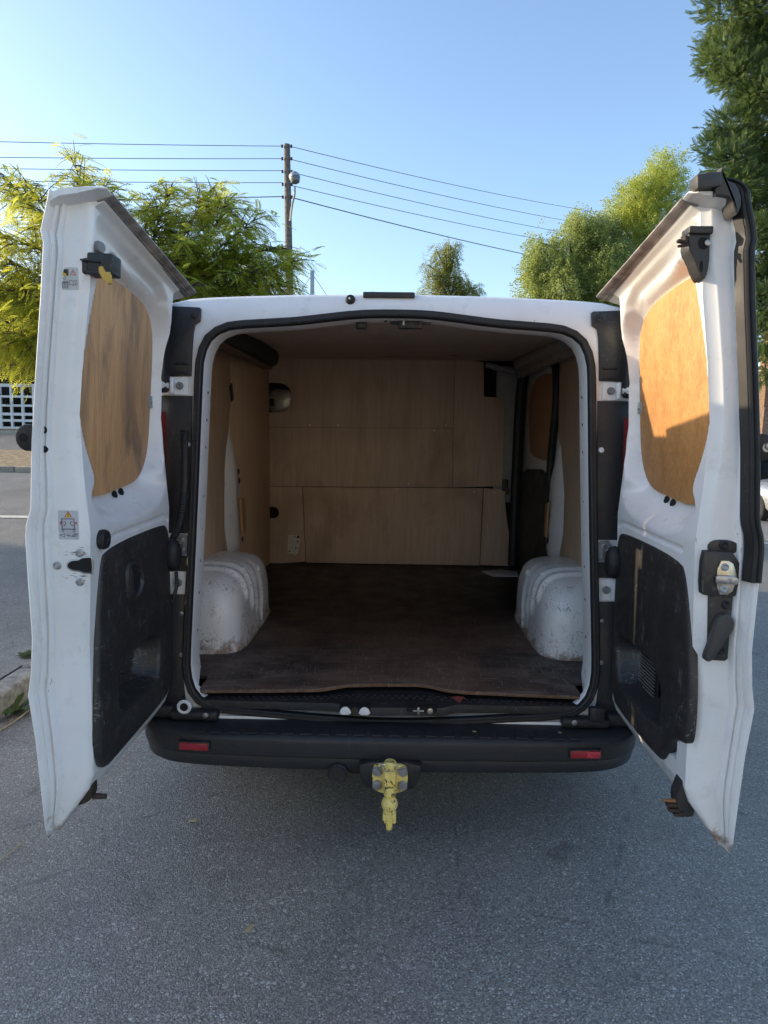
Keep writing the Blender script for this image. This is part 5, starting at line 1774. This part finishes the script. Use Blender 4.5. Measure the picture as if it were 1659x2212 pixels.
def fence():
    y = 20
    t = empty('lattice_fence', (-12.5, y, 1.3), 'white lattice garden fence in front of the dark hedge', 'fence')
    base = None
    x0, x1 = -17.5, -8.0
    for z, h in ((2.73, .10), (2.38, .07), (2.10, .07), (1.83, .09), (1.63, .08), (1.40, .07)):
        m = MB(); box(m, ((x0+x1)/2, y, z), (x1-x0, .07, h), .006, 1)
        obj('rail', m, FENCE, t)
    x = x0
    while x <= x1+.01:
        m = MB(); box(m, (x, y-.004, 1.97), (.075, .078, 1.58), .006, 1)
        o = obj('slat', m, FENCE, t)
        x += .355
fence()

def bollard():
    m = MB()
    zg = ground_z(-7.55, 12)
    tube(m, [(-7.55, 12.6, ground_z(-7.55, 12.6)-.1), (-7.60, 12.6, 1.02)], [.095, .09], 12)
    tag(obj('bollard', m, plain('black_bollard', (.02, .02, .02), .6), None), 'black leaning bollard on the sunlit verge beyond the left door', 'bollard')
bollard()

def parked_car():
    x0 = 8.76
    zg = ground_z(8.7, 14)
    c = empty('parked_car', (x0, 14.5, zg), 'parked silver car mostly hidden behind the open right door', 'car')
    m = MB()
    # stations along the length (y, half width low, half width top, z sill, z belt) for the lower body
    rings = []
    for y, hw, zb, zt in ((12.35, .62, .35, .62), (12.42, .74, .24, .72), (12.7, .84, .20, .82), (13.2, .87, .20, .90), (13.7, .88, .20, .95), (15.0, .885, .20, .98), (16.0, .87, .22, .98), (16.35, .80, .30, .92), (16.42, .70, .40, .80)):
        r = []
        for k in range(24):
            a = 2*math.pi*k/24
            ca, sa = math.cos(a), math.sin(a)
            ex = lambda v: math.copysign(abs(v)**.45, v)
            r.append((x0+hw*ex(ca), y, zg+(zb+zt)/2+(zt-zb)/2*ex(sa)))
        rings.append(r)
    loft(m, rings, True, True, True)
    obj('body', m, CARP, c, angle=60)
    m = MB()
    def cab(dz, sh):
        rings = []
        for y, hw, z in ((13.45, .80, .90), (14.05, .66, 1.36), (14.4, .63, 1.44), (15.4, .62, 1.43), (15.9, .66, 1.25), (16.2, .76, .93)):
            rings.append([(x0+s*(hw-sh), y, zg+z*1.0+dz) for s in (-1, 1)])
        return rings
    top = cab(0, 0)
    low = [[(x0+s*.80, y, zg+.90) for s in (-1, 1)] for y in (13.45, 14.05, 14.4, 15.4, 15.9, 16.2)]
    full = [[a[0], t_[0], t_[1], a[1]] for a, t_ in zip(low, top)]
    loft(m, full, False)
    obj('glasshouse', m, GLASS, c)
    m = MB()
    loft(m, [[(x0+s*f, y, zg+z) for s, f in ((-1, hw+.012), (-1, hw*.7), (1, hw*.7), (1, hw+.012))] for y, hw, z in ((14.0, .66, 1.375), (14.4, .64, 1.455), (15.4, .63, 1.445), (15.75, .65, 1.34))], False)
    for s in (-1, 1):
        tube(m, [(x0+s*.81, 13.45, zg+.91), (x0+s*.67, 14.05, zg+1.37)], .03, 6)
        tube(m, [(x0+s*.65, 14.9, zg+1.43), (x0+s*.81, 14.9, zg+.93)], .03, 6)
        tube(m, [(x0+s*.65, 15.75, zg+1.36), (x0+s*.78, 16.1, zg+.95)], .045, 6)
    obj('roof', m, CARP, c)
    for s in (-1, 1):
        for y in (13.1, 15.6):
            t = MB()
            lathe(t, (x0+s*.70, y, zg+.31), (s, 0, 0), [(.18, 0), (.29, 0), (.31, .03), (.31, .16), (.28, .19), (.19, .185)], 28)
            wh = obj('wheel', t, TYRE, c)
            r = MB()
            lathe(r, (x0+s*.70, y, zg+.31), (s, 0, 0), [(.19, .18), (.18, .15), (.05, .17), (.001, .18)], 20)
            obj('rim', r, GALV, wh)
        mi = MB(); box(mi, (x0+s*.95, 13.75, zg+.98), (.18, .10, .13), .03, 3); obj('wing_mirror', mi, CARP, c)
        hl = MB(); box(hl, (x0+s*.66, 12.55, zg+.66), (.30, .22, .13), .05, 3, Matrix.Rotation(-s*.45, 3, 'Z')); obj('headlight', hl, plain('lamp_clear', (.5, .52, .54), .08, 0, .8) if s < 0 else bpy.data.materials['lamp_clear'], c)
    g = MB(); box(g, (x0, 12.38, zg+.45), (1.0, .08, .14), .02); obj('front_grille', g, BLK, c)
parked_car()

# ------------------------------------------------------------------ weeds, twigs, litter
def weeds():
    rs = np.random.default_rng(9)
    def rosette(name, x, y, z, n, L, wd, label, lift=.5, mat=LEAF_W, group=None):
        V, F = [], []
        for i in range(n):
            a = 2*math.pi*i/n+rs.normal(0, .25)
            l_ = L*rs.uniform(.7, 1.15); el = lift*rs.uniform(.5, 1.4)
            base = np.array([x, y, z])+rs.normal(0, .008, 3)*[1, 1, 0]
            dirv = np.array([math.cos(a), math.sin(a), 0]); sidev = np.array([-math.sin(a), math.cos(a), 0])
            k = len(V)
            for t, wf in ((0, .15), (.3, .7), (.6, 1.0), (.85, .6), (1, .05)):
                p = base+dirv*l_*t*math.cos(el*.6)+np.array([0, 0, l_*(math.sin(el)*t-.55*t*t*el)])
                V += [p-sidev*wd*wf*.5, p+sidev*wd*wf*.5]
            for q in range(4):
                F.append((k+2*q, k+2*q+1, k+2*q+3, k+2*q+2))
        o = npobj(name, np.array(V), np.array(F), mat, None, True)
        tag(o, label, 'weed', group)
    rosette('weed', -1.93, 1.0, .0, 14, .16, .038, 'broad leaved green weed growing at the foot of the kerb', .8)
    rosette('weed', -1.94, 1.33, .0, 16, .10, .012, 'thin grassy weed against the kerb face beside the broad leaved one', 1.2)
    rosette('weed', -2.14, 1.55, .12, 40, .07, .022, 'low bright green weed mat along the top of the kerb', .6)
    rosette('weed', 5.2, 6.9, ground_z(5.2, 6.9), 60, .30, .02, 'tall pale weed tuft beside the sunlit road past the right door', 1.3, leaf('dry_weed', (.16, .17, .05), (.30, .28, .12), .3, 8, 30))
    m = MB()
    tube(m, chaikin([(-1.90, .72, .006), (-1.86, .85, .012), (-1.82, 1.0, .05), (-1.80, 1.12, .02), (-1.73, 1.25, .008)], 3, False), .0035, 5)
    tag(obj('straw', m, STRAW, None, recalc=False), 'long dry straw stem lying by the broad leaved weed', 'stem')
    m = MB()
    tube(m, chaikin([(-1.32, -.30, .006), (-1.30, -.22, .010), (-1.285, -.14, .006)], 2, False), .0022, 5)
    tag(obj('dry_twig', m, STRAW, None, recalc=False), 'thin pale twig on the asphalt near the tip of the left door', 'twig')
    for i, (x, y, lab) in enumerate(((-.73, .02, 'small tan leaf fragment on the asphalt near the left bumper corner'), (-.40, -.55, 'pale scrap of dead leaf on the asphalt in front of the bumper'), (-.93, -1.0, 'light grey stone chip on the asphalt at lower left'))):
        v, f = bevbox(.030, .014, .005, .002, 1)
        mm = MB(); R_ = Matrix.Rotation(i*1.3, 3, 'Z')
        mm.add([R_ @ p+Vector((x, y, .008)) for p in v], f)
        tag(obj('leaf_scrap' if i < 2 else 'stone_chip', mm, STRAW if i < 2 else PAPER, None), lab, 'leaf' if i < 2 else 'stone')
    # torn scrap and leaf bits on the sill and bumper
    m = MB()
    m.add([(.225, .052, .4955), (.255, -.002, .494), (.268, .028, .499), (.283, .030, .4945), (.272, .048, .500), (.250, .058, .497)], [(0, 1, 2, 3, 4, 5)])
    tag(obj('torn_wrapper', m, plain('red_scrap', (.30, .07, .06), .5), None, recalc=False), 'torn red scrap lying on the black sill plate', 'scrap')
    for x, y, z, lab in ((.30, -.085, .4245, 'tiny pale leaf chip on the black bumper step near the middle'), (.60, -.08, .4245, 'tiny pale leaf chip on the right end of the bumper step')):
        m = MB(); box(m, (x, y, z), (.014, .006, .002), .0005, 1, Matrix.Rotation(x*9, 3, 'Z'))
        tag(obj('leaf_chip', m, STRAW, None), lab, 'leaf')
weeds()
